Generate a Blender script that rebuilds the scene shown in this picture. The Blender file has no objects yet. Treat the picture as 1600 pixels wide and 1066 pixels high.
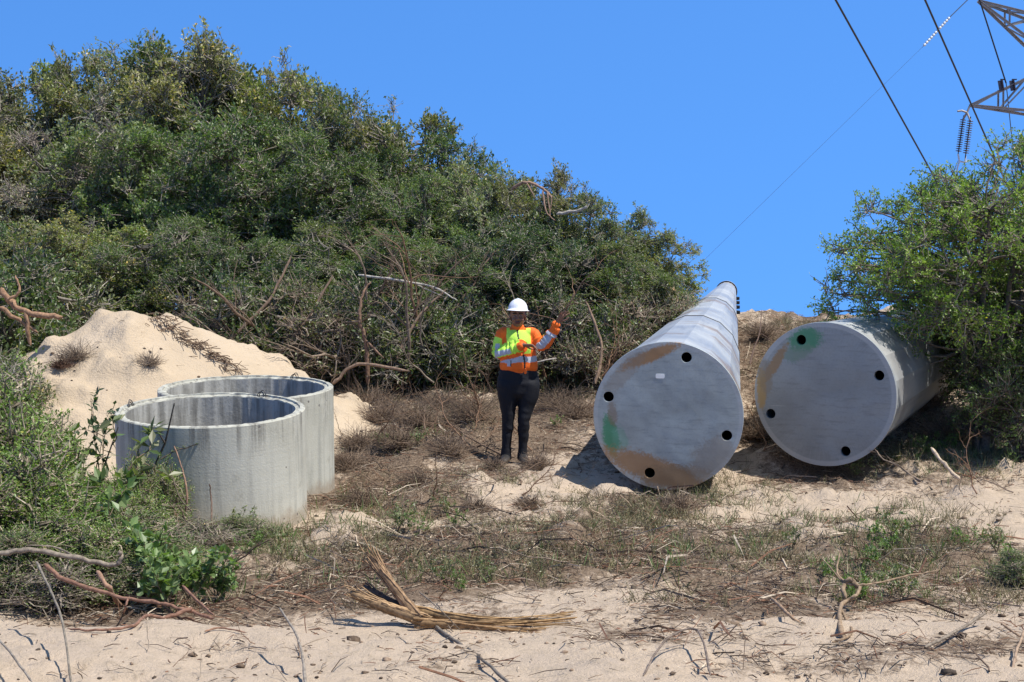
import bpy, math, random
import numpy as np
from mathutils import Vector, Matrix
PI = math.pi
sc = bpy.context.scene
COL = sc.collection

# ------------------------------------------------------------------ camera
CAMZ, F, PITCH = 1.93, 2600.0, math.radians(2.27)
cam_d = bpy.data.cameras.new('camera')
cam = bpy.data.objects.new('camera', cam_d); COL.objects.link(cam)
cam.location = (0, 0, CAMZ)
cam.rotation_euler = (PI/2 - PITCH, 0, 0)
cam_d.sensor_width = 36.0
cam_d.lens = F/1600*36.0
cam_d.clip_start = 0.1; cam_d.clip_end = 5000
sc.camera = cam
# ------------------------------------------------------------------ sky
SUN_EL, SUN_AZ = math.radians(62), math.radians(114)      # azimuth from +Y towards +X
w = bpy.data.worlds.new('World'); sc.world = w; w.use_nodes = True
nt = w.node_tree; nt.nodes.clear()
wo = nt.nodes.new('ShaderNodeOutputWorld'); bg = nt.nodes.new('ShaderNodeBackground')
sky = nt.nodes.new('ShaderNodeTexSky'); sky.sky_type = 'NISHITA'; sky.sun_disc = False
sky.sun_elevation = SUN_EL; sky.sun_rotation = SUN_AZ
sky.altitude = 0; sky.air_density = 1.0; sky.dust_density = 0.0; sky.ozone_density = 3.0
tint = nt.nodes.new('ShaderNodeMix'); tint.data_type = 'RGBA'; tint.blend_type = 'MULTIPLY'
tint.inputs[0].default_value = 1.0
tcw = nt.nodes.new('ShaderNodeTexCoord'); tcw_out = tcw.outputs['Generated']; va = nt.nodes.new('ShaderNodeVectorMath'); va.operation = 'ADD'; va.inputs[1].default_value = (0, 0, .42)
vn = nt.nodes.new('ShaderNodeVectorMath'); vn.operation = 'NORMALIZE'
nt.links.new(tcw.outputs['Generated'], va.inputs[0]); nt.links.new(va.outputs[0], vn.inputs[0]); nt.links.new(vn.outputs[0], sky.inputs[0])
nt.links.new(sky.outputs[0], tint.inputs[6]); 
# the sky is bluest at right angles to the sun and pales towards it and opposite it
dt = nt.nodes.new('ShaderNodeVectorMath'); dt.operation = 'DOT_PRODUCT'
dt.inputs[1].default_value = (math.sin(SUN_AZ)*math.cos(SUN_EL), math.cos(SUN_AZ)*math.cos(SUN_EL), math.sin(SUN_EL))
ab = nt.nodes.new('ShaderNodeMath'); ab.operation = 'ABSOLUTE'; mr = nt.nodes.new('ShaderNodeMapRange'); mr.interpolation_type = 'SMOOTHSTEP'
mr.inputs[1].default_value = .42; mr.inputs[2].default_value = .75
pale = nt.nodes.new('ShaderNodeMix'); pale.data_type = 'RGBA'; pale.inputs[6].default_value = (0.74, 1.36, 1.95, 1); pale.inputs[7].default_value = (1.30, 1.05, .74, 1)
nt.links.new(tcw_out, dt.inputs[0]); nt.links.new(dt.outputs['Value'], ab.inputs[0]); nt.links.new(ab.outputs[0], mr.inputs[0]); nt.links.new(mr.outputs[0], pale.inputs[0])
nt.links.new(pale.outputs[2], tint.inputs[7]); nt.links.new(tint.outputs[2], bg.inputs[0])
bg.inputs[1].default_value = 0.105
nt.links.new(bg.outputs[0], wo.inputs[0])
# ------------------------------------------------------------------ sun
sd = bpy.data.lights.new('sun', 'SUN'); sd.energy = 4.6; sd.angle = math.radians(0.5); sd.color = (1.0, 0.955, 0.88)
sun = bpy.data.objects.new('sun', sd); COL.objects.link(sun)
sdir = Vector((math.sin(SUN_AZ)*math.cos(SUN_EL), math.cos(SUN_AZ)*math.cos(SUN_EL), math.sin(SUN_EL)))
sun.rotation_euler = sdir.to_track_quat('Z', 'Y').to_euler()
sun.location = (20, -10, 30)
sc.view_settings.view_transform = 'Standard'; sc.view_settings.look = 'None'
sc.view_settings.exposure = 0.38; sc.view_settings.gamma = 1.0
sc.cycles.max_bounces = 6; sc.cycles.diffuse_bounces = 3; sc.cycles.glossy_bounces = 2
sc.cycles.transmission_bounces = 3; sc.cycles.transparent_max_bounces = 4
sc.cycles.use_denoising = True

# ================================================================== helpers
def tag(o, label=None, cat=None, group=None, kind=None):
    if label: o['label'] = label
    if cat: o['category'] = cat
    if group: o['group'] = group
    if kind: o['kind'] = kind
    return o
def P(px, py, d):
    """point of the place at forward distance d seen at photo pixel px,py"""
    cx, cy = (px-800)/F, (533-py)/F
    c, s = math.cos(PITCH), math.sin(PITCH)
    y = c + cy*s; z = -s + cy*c
    return Vector((cx*d/y, d, CAMZ + z*d/y))
def hash2(ix, iy, seed):
    n = (ix.astype(np.int64)*374761393 + iy.astype(np.int64)*668265263 + seed*1274126177) & 0x7fffffff
    n = ((n ^ (n >> 13))*1274126177) & 0x7fffffff
    return ((n ^ (n >> 16)) & 0xffff)/65535.0
def vnoise(x, y, seed=0):
    x = np.asarray(x, float); y = np.asarray(y, float)
    ix = np.floor(x); iy = np.floor(y); fx = x-ix; fy = y-iy
    u = fx*fx*(3-2*fx); v = fy*fy*(3-2*fy)
    a = hash2(ix, iy, seed); b = hash2(ix+1, iy, seed); c = hash2(ix, iy+1, seed); d = hash2(ix+1, iy+1, seed)
    return (a*(1-u)+b*u)*(1-v)+(c*(1-u)+d*u)*v
def fbm(x, y, seed=0, oct=4):
    t = 0; a = .5; f = 1.0
    for i in range(oct):
        t = t + a*(vnoise(x*f+i*17.3, y*f-i*9.1, seed+i)-.5); a *= .5; f *= 2.03
    return t
def sstep(a, b, x):
    t = np.clip((x-a)/(b-a), 0, 1); return t*t*(3-2*t)

def build_mesh(name, V, Q=None, T=None, C=None, MI=None, mats=(), smooth=False):
    me = bpy.data.meshes.new(name)
    V = np.asarray(V, np.float32).reshape(-1, 3)
    nq = 0 if Q is None else len(Q); ntr = 0 if T is None else len(T)
    me.vertices.add(len(V)); me.vertices.foreach_set('co', V.ravel())
    idx = []
    if nq: idx.append(np.asarray(Q, np.int32).ravel())
    if ntr: idx.append(np.asarray(T, np.int32).ravel())
    idx = np.concatenate(idx)
    me.loops.add(len(idx)); me.loops.foreach_set('vertex_index', idx)
    st = np.concatenate([np.arange(nq)*4, nq*4+np.arange(ntr)*3]).astype(np.int32)
    me.polygons.add(nq+ntr); me.polygons.foreach_set('loop_start', st)
    if MI is not None: me.polygons.foreach_set('material_index', np.asarray(MI, np.int32))
    me.polygons.foreach_set('use_smooth', np.full(nq+ntr, smooth, dtype=bool))
    if C is not None:
        at = me.color_attributes.new('Col', 'FLOAT_COLOR', 'POINT')
        C = np.asarray(C, np.float32)
        at.data.foreach_set('color', np.concatenate([C, np.ones((len(C), 1), np.float32)], 1).ravel())
    for m in mats: me.materials.append(m)
    me.update(calc_edges=True); me.validate()
    return me
def link(name, me, parent=None, loc=None):
    o = bpy.data.objects.new(name, me); COL.objects.link(o)
    if parent: o.parent = parent
    if loc is not None: o.location = loc
    return o
def empty(name, loc=(0, 0, 0), rz=0):
    o = bpy.data.objects.new(name, None); COL.objects.link(o)
    o.location = loc; o.rotation_euler = (0, 0, rz); o.empty_display_size = .2
    return o
def copy_tree(o, parent=None):
    c = o.copy(); COL.objects.link(c); c.parent = parent
    for ch in list(o.children): copy_tree(ch, c)
    return c
class NB:
    """collects quads and triangles with a colour per vertex into one mesh"""
    def __init__(s): s.V = []; s.Q = []; s.T = []; s.C = []; s.n = 0; s.QM = []; s.TM = []
    def add(s, V, Q=None, T=None, C=(1, 1, 1), m=0):
        V = np.asarray(V, float).reshape(-1, 3)
        C = np.asarray(C, float)
        if C.ndim == 1: C = np.tile(C, (len(V), 1))
        if Q is not None and len(Q): s.Q.append(np.asarray(Q)+s.n); s.QM.append(np.full(len(Q), m))
        if T is not None and len(T): s.T.append(np.asarray(T)+s.n); s.TM.append(np.full(len(T), m))
        s.V.append(V); s.C.append(C); s.n += len(V)
    def tubes(s, paths, rad, col, sides=4, m=0):
        paths = np.asarray(paths, float); N, K, _ = paths.shape
        rad = np.broadcast_to(np.asarray(rad, float), (N, K))
        T = np.gradient(paths, axis=1); T /= np.linalg.norm(T, axis=2, keepdims=True)+1e-9
        ov = paths[:, -1]-paths[:, 0]
        ref = np.zeros((N, 1, 3)); ref[:, 0, 2] = 1
        ver = np.abs(ov[:, 2]) > .8*np.linalg.norm(ov, axis=1); ref[ver, 0] = (1, 0, 0)
        A = np.cross(T, ref); A /= np.linalg.norm(A, axis=2, keepdims=True)+1e-9
        B = np.cross(T, A)
        th = np.arange(sides)*2*PI/sides
        R = paths[:, :, None] + rad[:, :, None, None]*(np.cos(th)[None, None, :, None]*A[:, :, None]+np.sin(th)[None, None, :, None]*B[:, :, None])
        base = (np.arange(N)*K*sides)[:, None, None]+(np.arange(K-1)*sides)[None, :, None]
        j = np.arange(sides)[None, None]; j2 = (j+1) % sides
        Q = np.stack([base+j, base+j2, base+sides+j2, base+sides+j], -1).reshape(-1, 4)
        col = np.asarray(col, float)
        if col.ndim == 1: col = np.tile(col, (N, 1))
        s.add(R.reshape(-1, 3), Q=Q, C=np.repeat(col, K*sides, 0), m=m)
    def leaves(s, p, d, nrm, L, W, col, m=0):
        d = d/(np.linalg.norm(d, axis=1, keepdims=True)+1e-9)
        S = np.cross(d, nrm); S /= np.linalg.norm(S, axis=1, keepdims=True)+1e-9
        U = np.cross(S, d)
        L = np.asarray(L)[:, None]; W = np.asarray(W)[:, None]
        V = np.stack([p, p+d*.5*L+S*W*.5+U*W*.12, p+d*L, p+d*.45*L-S*W*.5+U*W*.12], 1)
        N = len(p); Q = np.arange(N*4).reshape(N, 4)
        s.add(V.reshape(-1, 3), Q=Q, C=np.repeat(col, 4, 0), m=m)
    def mesh(s, name, mats, smooth=False):
        V = np.concatenate(s.V); C = np.concatenate(s.C)
        Q = np.concatenate(s.Q) if s.Q else None; T = np.concatenate(s.T) if s.T else None
        MI = np.concatenate(s.QM+s.TM)
        return build_mesh(name, V, Q, T, C, MI, mats, smooth)

# ------------------------------------------------------------------ materials
class N:
    """small node builder"""
    def __init__(s, name):
        s.m = bpy.data.materials.new(name); s.m.use_nodes = True; s.t = s.m.node_tree; s.t.nodes.clear()
        s.out = s.t.nodes.new('ShaderNodeOutputMaterial')
        s.b = s.t.nodes.new('ShaderNodeBsdfPrincipled'); s.t.links.new(s.b.outputs[0], s.out.inputs[0])
    def n(s, ty, **kw):
        k = s.t.nodes.new(ty)
        for a, v in kw.items(): setattr(k, a, v)
        return k
    def l(s, a, b): s.t.links.new(a, b)
    def val(s, sock, v):
        if hasattr(v, 'is_output'): s.l(v, sock)
        elif isinstance(v, (tuple, list)): sock.default_value = tuple(v) if len(v) == 4 or sock.type == 'VECTOR' else tuple(v)+(1,)
        else: sock.default_value = v
    def coord(s, k='Object'): return s.n('ShaderNodeTexCoord').outputs[k]
    def map(s, v, sc=(1, 1, 1), loc=(0, 0, 0), rot=(0, 0, 0)):
        m = s.n('ShaderNodeMapping'); s.l(v, m.inputs[0]); m.inputs[1].default_value = loc; m.inputs[2].default_value = rot; m.inputs[3].default_value = sc
        return m.outputs[0]
    def noise(s, v, scale, detail=4, rough=.55, out=0):
        k = s.n('ShaderNodeTexNoise'); s.l(v, k.inputs['Vector']); k.inputs['Scale'].default_value = scale
        k.inputs['Detail'].default_value = detail; k.inputs['Roughness'].default_value = rough
        return k.outputs[out]
    def ramp(s, v, a, b, lo=0, hi=1):
        k = s.n('ShaderNodeMapRange', interpolation_type='SMOOTHSTEP'); s.l(v, k.inputs[0])
        k.inputs[1].default_value = a; k.inputs[2].default_value = b; k.inputs[3].default_value = lo; k.inputs[4].default_value = hi
        return k.outputs[0]
    def mix(s, f, a, b, mode='MIX'):
        k = s.n('ShaderNodeMix', data_type='RGBA', blend_type=mode)
        s.val(k.inputs[0], f); s.val(k.inputs[6], a); s.val(k.inputs[7], b); return k.outputs[2]
    def math(s, op, a, b=0):
        k = s.n('ShaderNodeMath', operation=op); s.val(k.inputs[0], a); s.val(k.inputs[1], b); return k.outputs[0]
    def attr(s, name='Col'): return s.n('ShaderNodeAttribute', attribute_name=name).outputs['Color']
    def bump(s, h, st=.3, dist=.01):
        k = s.n('ShaderNodeBump'); s.l(h, k.inputs['Height']); k.inputs['Strength'].default_value = st; k.inputs['Distance'].default_value = dist
        s.l(k.outputs[0], s.b.inputs['Normal'])
    def fin(s, col, rough=.8, metal=0, spec=.3):
        s.val(s.b.inputs['Base Color'], col); s.val(s.b.inputs['Roughness'], rough); s.val(s.b.inputs['Metallic'], metal)
        s.b.inputs['Specular IOR Level'].default_value = spec
        return s.m
def mat_leaf(name, trans=.3):
    k = N(name); oi = k.n('ShaderNodeObjectInfo'); c = k.mix(1.0, k.attr(), oi.outputs['Color'], 'MULTIPLY')
    k.fin(c, .42, 0, .55)
    tr = k.n('ShaderNodeBsdfTranslucent'); g = k.mix(1.0, c, (1.5, 1.75, .6), 'MULTIPLY'); k.l(g, tr.inputs[0])
    mx = k.n('ShaderNodeMixShader'); mx.inputs[0].default_value = trans
    k.l(k.b.outputs[0], mx.inputs[1]); k.l(tr.outputs[0], mx.inputs[2]); k.l(mx.outputs[0], k.out.inputs[0])
    return k.m
def mat_wood(name):
    k = N(name); o = k.coord('Object'); n = k.noise(o, 38, 4); c = k.mix(k.ramp(n, .3, .7), (.62, .6, .58), (1.18, 1.16, 1.12))
    col = k.mix(1.0, k.attr(), c, 'MULTIPLY'); k.bump(k.noise(o, 120, 3), .4, .004); return k.fin(col, .85, 0, .15)
def mat_plain(name, col, rough=.6, metal=0, spec=.3):
    k = N(name); o = k.coord('Object'); n = k.noise(o, 9, 4)
    c = k.mix(k.ramp(n, .3, .7), tuple(x*.9 for x in col), tuple(min(1, x*1.08) for x in col))
    return k.fin(c, rough, metal, spec)
M_LEAF = mat_leaf('leaf'); M_WOOD = mat_wood('bark_and_twig'); M_DRY = mat_leaf('dry_blade', .15)

def mat_sand():
    k = N('sandy_ground'); o = k.coord('Object'); mulch = k.n('ShaderNodeAttribute', attribute_name='Col').outputs['Color']
    sep = k.n('ShaderNodeSeparateColor'); k.l(mulch, sep.inputs[0])
    n1 = k.noise(o, 2.2, 6, .6); n2 = k.noise(o, 14, 6, .65); n3 = k.noise(o, 60, 4, .6); n4 = k.noise(o, 260, 3, .6)
    sand = k.mix(k.ramp(n1, .35, .65), (.60, .475, .355), (.53, .425, .33))
    sand = k.mix(k.ramp(n2, .35, .75), sand, (.47, .375, .28))
    dirt = k.mix(k.ramp(n3, .3, .7), (.10, .07, .048), (.29, .215, .155))
    m = k.math('ADD', sep.outputs[0], k.math('MULTIPLY', k.math('SUBTRACT', n2, .5), 1.3))
    m = k.math('ADD', m, k.math('MULTIPLY', k.math('SUBTRACT', n3, .5), .9))
    c = k.mix(k.ramp(m, .32, .72), sand, dirt)
    sp = k.ramp(k.noise(o, 95, 2, .5), .66, .72)
    c = k.mix(k.math('MULTIPLY', sp, .55), c, (.16, .11, .08))
    h = k.math('ADD', k.math('MULTIPLY', n3, .7), k.math('MULTIPLY', n4, .35)); h = k.math('ADD', h, n2)
    k.bump(h, .75, .035)
    return k.fin(c, .95, 0, .1)
def mat_pile():
    k = N('heap_sand'); o = k.coord('Object')
    n1 = k.noise(o, 1.5, 5); n3 = k.noise(o, 50, 4); n4 = k.noise(o, 220, 3)
    c = k.mix(k.ramp(n1, .3, .7), (.49, .39, .28), (.56, .45, .33))
    c = k.mix(k.math('MULTIPLY', k.ramp(k.noise(o, 26, 3), .66, .72), .5), c, (.33, .25, .17))
    n5 = k.noise(o, 11, 5, .7); k.bump(k.math('ADD', k.math('MULTIPLY', n5, 2.2), k.math('ADD', n3, k.math('MULTIPLY', n4, .4))), .6, .025)
    return k.fin(c, .95, 0, .1)
def mat_concrete():
    k = N('weathered_concrete'); o = k.coord('Object')
    ge = k.n('ShaderNodeSeparateXYZ'); k.l(o, ge.inputs[0])
    n1 = k.noise(o, 1.6, 5); st = k.noise(k.map(o, (9, 9, .55)), 1.5, 5, .6); fine = k.noise(o, 70, 4)
    c = k.mix(k.ramp(n1, .3, .7), (.41, .40, .335), (.53, .52, .445))
    c = k.mix(k.math('MULTIPLY', k.ramp(st, .42, .68), .5), c, (.25, .25, .225))
    # dark damp run-down stains under the rim
    top = k.ramp(ge.outputs[2], .55, .86); st2 = k.noise(k.map(o, (16, 16, .35)), 1.3, 4, .6)
    c = k.mix(k.math('MULTIPLY', k.math('MULTIPLY', top, k.ramp(st2, .46, .62)), .8), c, (.16, .15, .13))
    c = k.mix(k.math('MULTIPLY', k.ramp(fine, .35, .8), .25), c, (.6, .6, .56))
    c = k.mix(k.math('MULTIPLY', k.ramp(k.math('ADD', ge.outputs[2], k.math('MULTIPLY', k.noise(o, 9, 4), .22)), .14, .26, 1, 0), .6), c, (.30, .23, .165))
    vo = k.n('ShaderNodeTexVoronoi'); k.l(o, vo.inputs['Vector']); vo.inputs['Scale'].default_value = 5.5
    pit = k.ramp(vo.outputs['Distance'], .05, .075, 1, 0)
    c = k.mix(k.math('MULTIPLY', pit, .8), c, (.12, .11, .1))
    blotch = k.noise(o, 4.5, 6, .7); c = k.mix(k.math('MULTIPLY', k.ramp(blotch, .55, .68), .4), c, (.56, .55, .48)); c = k.mix(k.math('MULTIPLY', k.ramp(blotch, .42, .33), .35), c, (.27, .25, .20))
    hb = k.noise(k.map(o, (.6, .6, 30)), 1.2, 3)
    k.bump(k.math('ADD', k.math('MULTIPLY', hb, .6), k.math('ADD', fine, k.math('MULTIPLY', pit, -2))), .35, .006)
    return k.fin(c, .85, 0, .25)
def mat_concrete_in():
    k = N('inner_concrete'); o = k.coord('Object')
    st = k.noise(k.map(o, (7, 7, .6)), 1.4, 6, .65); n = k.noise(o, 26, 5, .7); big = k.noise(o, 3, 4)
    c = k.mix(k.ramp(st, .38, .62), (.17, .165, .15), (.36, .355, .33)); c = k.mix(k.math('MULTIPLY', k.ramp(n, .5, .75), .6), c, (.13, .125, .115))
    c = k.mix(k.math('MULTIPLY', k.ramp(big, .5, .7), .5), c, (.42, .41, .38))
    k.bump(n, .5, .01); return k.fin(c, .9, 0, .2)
def blob(k, o, cx, cy, rx, ry, rot=0, wob=.35, soft=.55, seed=0):
    """patch of dirt or paint with its own outline on a plate, in plate coordinates"""
    m = k.n('ShaderNodeMapping', vector_type='TEXTURE'); k.l(o, m.inputs[0]); m.inputs[1].default_value = (cx, cy, 0); m.inputs[2].default_value = (0, 0, rot); m.inputs[3].default_value = (rx, ry, 1)
    f = k.n('ShaderNodeVectorMath', operation='MULTIPLY'); k.l(m.outputs[0], f.inputs[0]); f.inputs[1].default_value = (1, 1, 0)
    ln = k.n('ShaderNodeVectorMath', operation='LENGTH'); k.l(f.outputs[0], ln.inputs[0])
    nn = k.noise(k.map(o, (1, 1, 1), (seed*3.1, seed, 0)), 7, 5, .65)
    n9 = k.noise(o, 42, 4, .7)
    d = k.math('ADD', ln.outputs['Value'], k.math('MULTIPLY', k.math('SUBTRACT', nn, .5), wob*4)); d = k.math('ADD', d, k.math('MULTIPLY', k.math('SUBTRACT', n9, .5), 1.3))
    return k.ramp(d, .72, 1.22, 1, 0)
def mat_plate(name, base, blobs):
    k = N(name); o = k.coord('Object')
    n1 = k.noise(o, 2.0, 6, .6); n2 = k.noise(k.map(o, (3, 18, 1), rot=(0, 0, .4)), 1.5, 4, .6); n3 = k.noise(o, 45, 4, .6)
    b2 = tuple(x*1.28 for x in base); b0 = tuple(x*.72 for x in base)
    c = k.mix(k.ramp(n1, .3, .7), base, b2); c = k.mix(k.math('MULTIPLY', k.ramp(n2, .5, .72), .5), c, b0)
    c = k.mix(k.math('MULTIPLY', k.ramp(n3, .45, .8), .35), c, b0)
    sx = k.n('ShaderNodeSeparateXYZ'); k.l(o, sx.inputs[0]); an = k.math('ARCTAN2', sx.outputs[1], sx.outputs[0])
    ra = k.math('SQRT', k.math('ADD', k.math('MULTIPLY', sx.outputs[0], sx.outputs[0]), k.math('MULTIPLY', sx.outputs[1], sx.outputs[1])))
    cb = k.n('ShaderNodeCombineXYZ'); k.l(k.math('MULTIPLY', an, 22), cb.inputs[0]); k.l(k.math('MULTIPLY', ra, 2.5), cb.inputs[1])
    rad = k.noise(cb.outputs[0], 2.2, 4, .65)
    c = k.mix(k.math('MULTIPLY', k.math('MULTIPLY', k.ramp(rad, .5, .7), k.ramp(ra, .38, .66)), .45), c, b2)
    c = k.mix(k.math('MULTIPLY', k.math('MULTIPLY', k.ramp(rad, .5, .3), k.ramp(ra, .45, .68)), .35), c, b0)
    c = k.mix(k.math('MULTIPLY', k.ramp(ra, .655, .67), .4), c, (.5, .52, .53))
    scr = k.noise(k.map(o, (1.2, 40, 1), rot=(0, 0, -.42)), 1.2, 2, .5); c = k.mix(k.math('MULTIPLY', k.ramp(scr, .70, .76), .5), c, (.6, .62, .63))
    for i, (cx, cy, rx, ry, rot, col, st, wob) in enumerate(blobs):
        f = k.math('MULTIPLY', blob(k, o, cx, cy, rx, ry, rot, wob, .6, i), st)
        c = k.mix(f, c, col)
    k.bump(k.math('ADD', k.math('MULTIPLY', k.noise(o, 3, 2), 3), k.math('MULTIPLY', n3, .15)), .22, .02)
    return k.fin(c, k.ramp(n1, .3, .7, .38, .55), .25, .5)
def mat_shaft(brown_amt=.7):
    k = N('galvanised_shaft'); o = k.coord('Object')
    n1 = k.noise(o, 1.3, 5); n2 = k.noise(k.map(o, (5, 5, .5)), 1.3, 5, .6); n3 = k.noise(o, 34, 4)
    c = k.mix(k.ramp(n1, .3, .7), (.43, .445, .45), (.55, .565, .56)); c = k.mix(k.math('MULTIPLY', k.ramp(n2, .5, .72), .55), c, (.26, .28, .31))
    c = k.mix(k.math('MULTIPLY', k.ramp(n3, .5, .8), .35), c, (.24, .26, .28))
    band = k.noise(k.map(o, (.7, .7, 1.1), (3, 1, 2.2)), 1.4, 4, .6)
    c = k.mix(k.math('MULTIPLY', k.ramp(band, .52, .66), brown_amt), c, (.30, .20, .12))  # brown patches placed by noise along the shaft
    k.bump(n3, .15, .006)
    return k.fin(c, k.ramp(n1, .3, .7, .40, .55), .45, .5)

# ================================================================== ground
YS = np.array([-40, 0, 6, 8.35, 8.85, 10.5, 12, 13.5, 15, 15.7, 16.9, 18, 20, 22, 24, 26, 28, 31, 36, 45, 60, 120, 400, 1500, 4000.])
ZS = np.array([.1, .10, .08, .14, -.03, -.05, -.09, -.07, -.05, -.07, .02, .15, .42, .68, .92, 1.13, 1.2, 1.05, .3, -1.2, -3.5, -11, -45, -90, -120.])
def gz(x, y, detail=True):
    x = np.asarray(x, float); y = np.asarray(y, float)
    edge = fbm(x*1.1, y*0+3.1, 5, 4)*1.1
    yy = y + edge*sstep(6.5, 8, y)*(1-sstep(10, 11.5, y))
    # smooth profile (average of neighbouring samples)
    z = (np.interp(yy-.12, YS, ZS)+np.interp(yy, YS, ZS)*2+np.interp(yy+.12, YS, ZS))/4
    near = 1-sstep(30, 60, np.abs(y)+np.abs(x)*.5)
    mid = sstep(9.3, 11, y)
    z = z + fbm(x*.5, y*.5, 11, 3)*.22*near*(.35+.65*mid)
    fg = 1-sstep(8.6, 9.6, yy)
    z = z + fbm(x*1.5+5, y*1.8, 21, 4)*(.10+.05*fg)*near
    if detail:
        z = z + fbm(x*7, y*7, 31, 3)*.05*near*(.45+.75*mid)
        z = z + (np.abs(fbm(x*3.3, y*5, 35, 3))*-.22+.03)*fg*near*sstep(.0, .25, fbm(x*.7, y*1.2, 36, 3)+.12)
        z = z + np.maximum(0, fbm(x*2.2, y*3.0, 41, 5)-.04)*.55*near*mid*(1-sstep(14, 15, y)*0)
    # the crest keeps its line between the poles; a level seat under the big things
    for (cx, cy, rx, ry, zt) in SEATS:
        m = np.exp(-(((x-cx)/rx)**2+((y-cy)/ry)**2)**2)
        z = z*(1-m)+zt(x, y)*m
    return z
SEATS = [(-2.48, 13.75, 1.0, 1.0, lambda x, y: -.085+(y-13.75)*.115),
         (-2.45, 15.35, 1.0, .9, lambda x, y: -.035+(y-15.35)*.06),
         (.03, 16.9, .45, .4, lambda x, y: .01+0*x),
         (1.3, 15.5, 1.0, .5, lambda x, y: -.19+(y-15.6)*.12),
         (3.05, 16.3, 1.1, .5, lambda x, y: -.13+(y-16.3)*.12)]
def ghit(px, py, y0=6.0, y1=45):
    a = P(px, py, 1.0); dx, dz = a.x, a.z-CAMZ
    ys = np.arange(y0, y1, .03); z = gz(dx*ys, ys); r = CAMZ+dz*ys
    i = np.argmax(r < z)
    y = ys[i] if (r < z).any() else y1
    return Vector((dx*y, y, float(gz(dx*y, y))))
def topix(x, y, z):
    c, s = math.cos(PITCH), math.sin(PITCH)
    zz = z-CAMZ; dep = y*c-zz*s; up = y*s+zz*c
    return 800+F*x/dep, 533-F*up/dep
# litter strength patches in photo pixels: (px, py, rx, ry, weight)
PATCH = [(590, 780, 130, 35, .5), (700, 880, 330, 45, .55), (1050, 850, 330, 55, .35), (660, 650, 170, 60, .45), (620, 720, 90, 30, .5),
         (1450, 860, 160, 60, .45), (300, 930, 300, 30, .5), (1300, 800, 230, 28, -.55), (1560, 800, 80, 40, -.5), (690, 725, 80, 18, -.4),
         (880, 745, 60, 40, -.5), (560, 650, 50, 40, -.6), (960, 600, 40, 20, -.2), (1240, 560, 120, 80, .55), (720, 690, 200, 60, .28), (880, 640, 90, 50, .35), (1220, 660, 60, 80, .3), (880, 600, 90, 30, .3), (1000, 560, 200, 40, .3), (440, 890, 90, 18, -.35),
         (900, 930, 200, 20, -.25), (1230, 620, 60, 90, .2), (700, 570, 300, 20, .4), (1450, 740, 150, 25, .2), (860, 640, 60, 30, -.1),
         (760, 690, 60, 30, .45), (1030, 785, 130, 20, .4), (620, 810, 120, 12, -.2), (1150, 940, 300, 25, .2), (1500, 1010, 250, 25, .45), (1250, 1045, 200, 20, .35), (150, 1050, 200, 20, .25), (700, 1040, 120, 15, .3), (1000, 1000, 120, 14, .35), (400, 1010, 160, 12, .3)]
def mulch(x, y, z):
    px, py = topix(x, np.maximum(y, 3), z)
    m = .26 + fbm(x*1.3, y*1.3, 51, 4)*1.5
    for (a, b, rx, ry, wt) in PATCH:
        m = m + 1.45*wt*np.exp(-((px-a)/rx)**2-((py-b)/ry)**2)
    edge = fbm(x*1.1, y*0+3.1, 5, 4)*1.1
    fg = 1-sstep(8.75, 9.15, y+edge)
    m = m*(1-fg)+fg*(-.05+fbm(x*2, y*2, 61, 4)*.6+np.clip(m-.26-fbm(x*1.3, y*1.3, 51, 4)*1.5, 0, 1))
    return np.clip(m+sstep(28, 40, y)*.3, 0, 1)
def axis(lo, hi, step, ext, n):
    a = np.arange(lo, hi+step/2, step)
    g = step*np.cumsum(1.16**np.arange(1, n+1))
    g = g*(ext/g[-1])**np.linspace(0, 1, n)
    return np.concatenate([lo-g[::-1], a, hi+g])
gx = axis(-8.5, 9.5, .06, 1800, 44); gy = axis(6.3, 29.5, .055, 2500, 46); gy = gy[gy > -60]
X, Y = np.meshgrid(gx, gy); Z = gz(X, Y); MU = mulch(X, Y, Z)
nx, ny = len(gx), len(gy)
ii = (np.arange(ny-1)[:, None]*nx+np.arange(nx-1)[None]).ravel()
Qg = np.stack([ii, ii+1, ii+nx+1, ii+nx], 1)
gm = build_mesh('ground', np.stack([X, Y, Z], -1).reshape(-1, 3), Qg, C=np.repeat(MU.reshape(-1, 1), 3, 1), mats=[mat_sand()], smooth=True)
ground = tag(link('ground', gm), 'pale dune sand littered with brown cleared vegetation', 'ground', kind='structure')

# ================================================================== sand heap
def heap_h(x, y):
    pk = [(-4.27, 18.2, 1.33), (-4.6, 18.4, .98), (-3.85, 18.35, 1.20), (-3.4, 18.5, 1.02), (-3.0, 18.6, .82), (-2.72, 18.7, .60), (-2.38, 18.8, .36), (-4.25, 17.6, .98)]
    h = np.full(np.shape(x), -9.0)
    acc = 0
    for (a, b, H) in pk:
        d = np.sqrt((x-a)**2+(y-b)**2+.02)-.14
        acc = acc + np.exp((H-d*.62)*14)
    h = np.log(acc)/14
    ang = np.arctan2(y-18.2, x+4.27); rd = np.hypot(y-18.2, x+4.27)
    h = h + (vnoise(ang*9, rd*.9, 75)-.5)*.035*sstep(.1, .6, rd) + (vnoise(ang*26, rd*1.6, 76)-.5)*.022*sstep(.2, .8, rd)
    return h + fbm(x*1.4, y*1.4, 71, 4)*.10 + fbm(x*6, y*6, 72, 3)*.03 + .04*np.sin(x*5+y*3)*sstep(.2, .8, h)*.3
hx = np.arange(-7.6, .3, .045); hy = np.arange(15.4, 21.2, .045)
HX, HY = np.meshgrid(hx, hy); HH = heap_h(HX, HY); HZ = gz(HX, HY)+np.maximum(HH, -.06)
nx2 = len(hx); keep = HH > -.05
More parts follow.
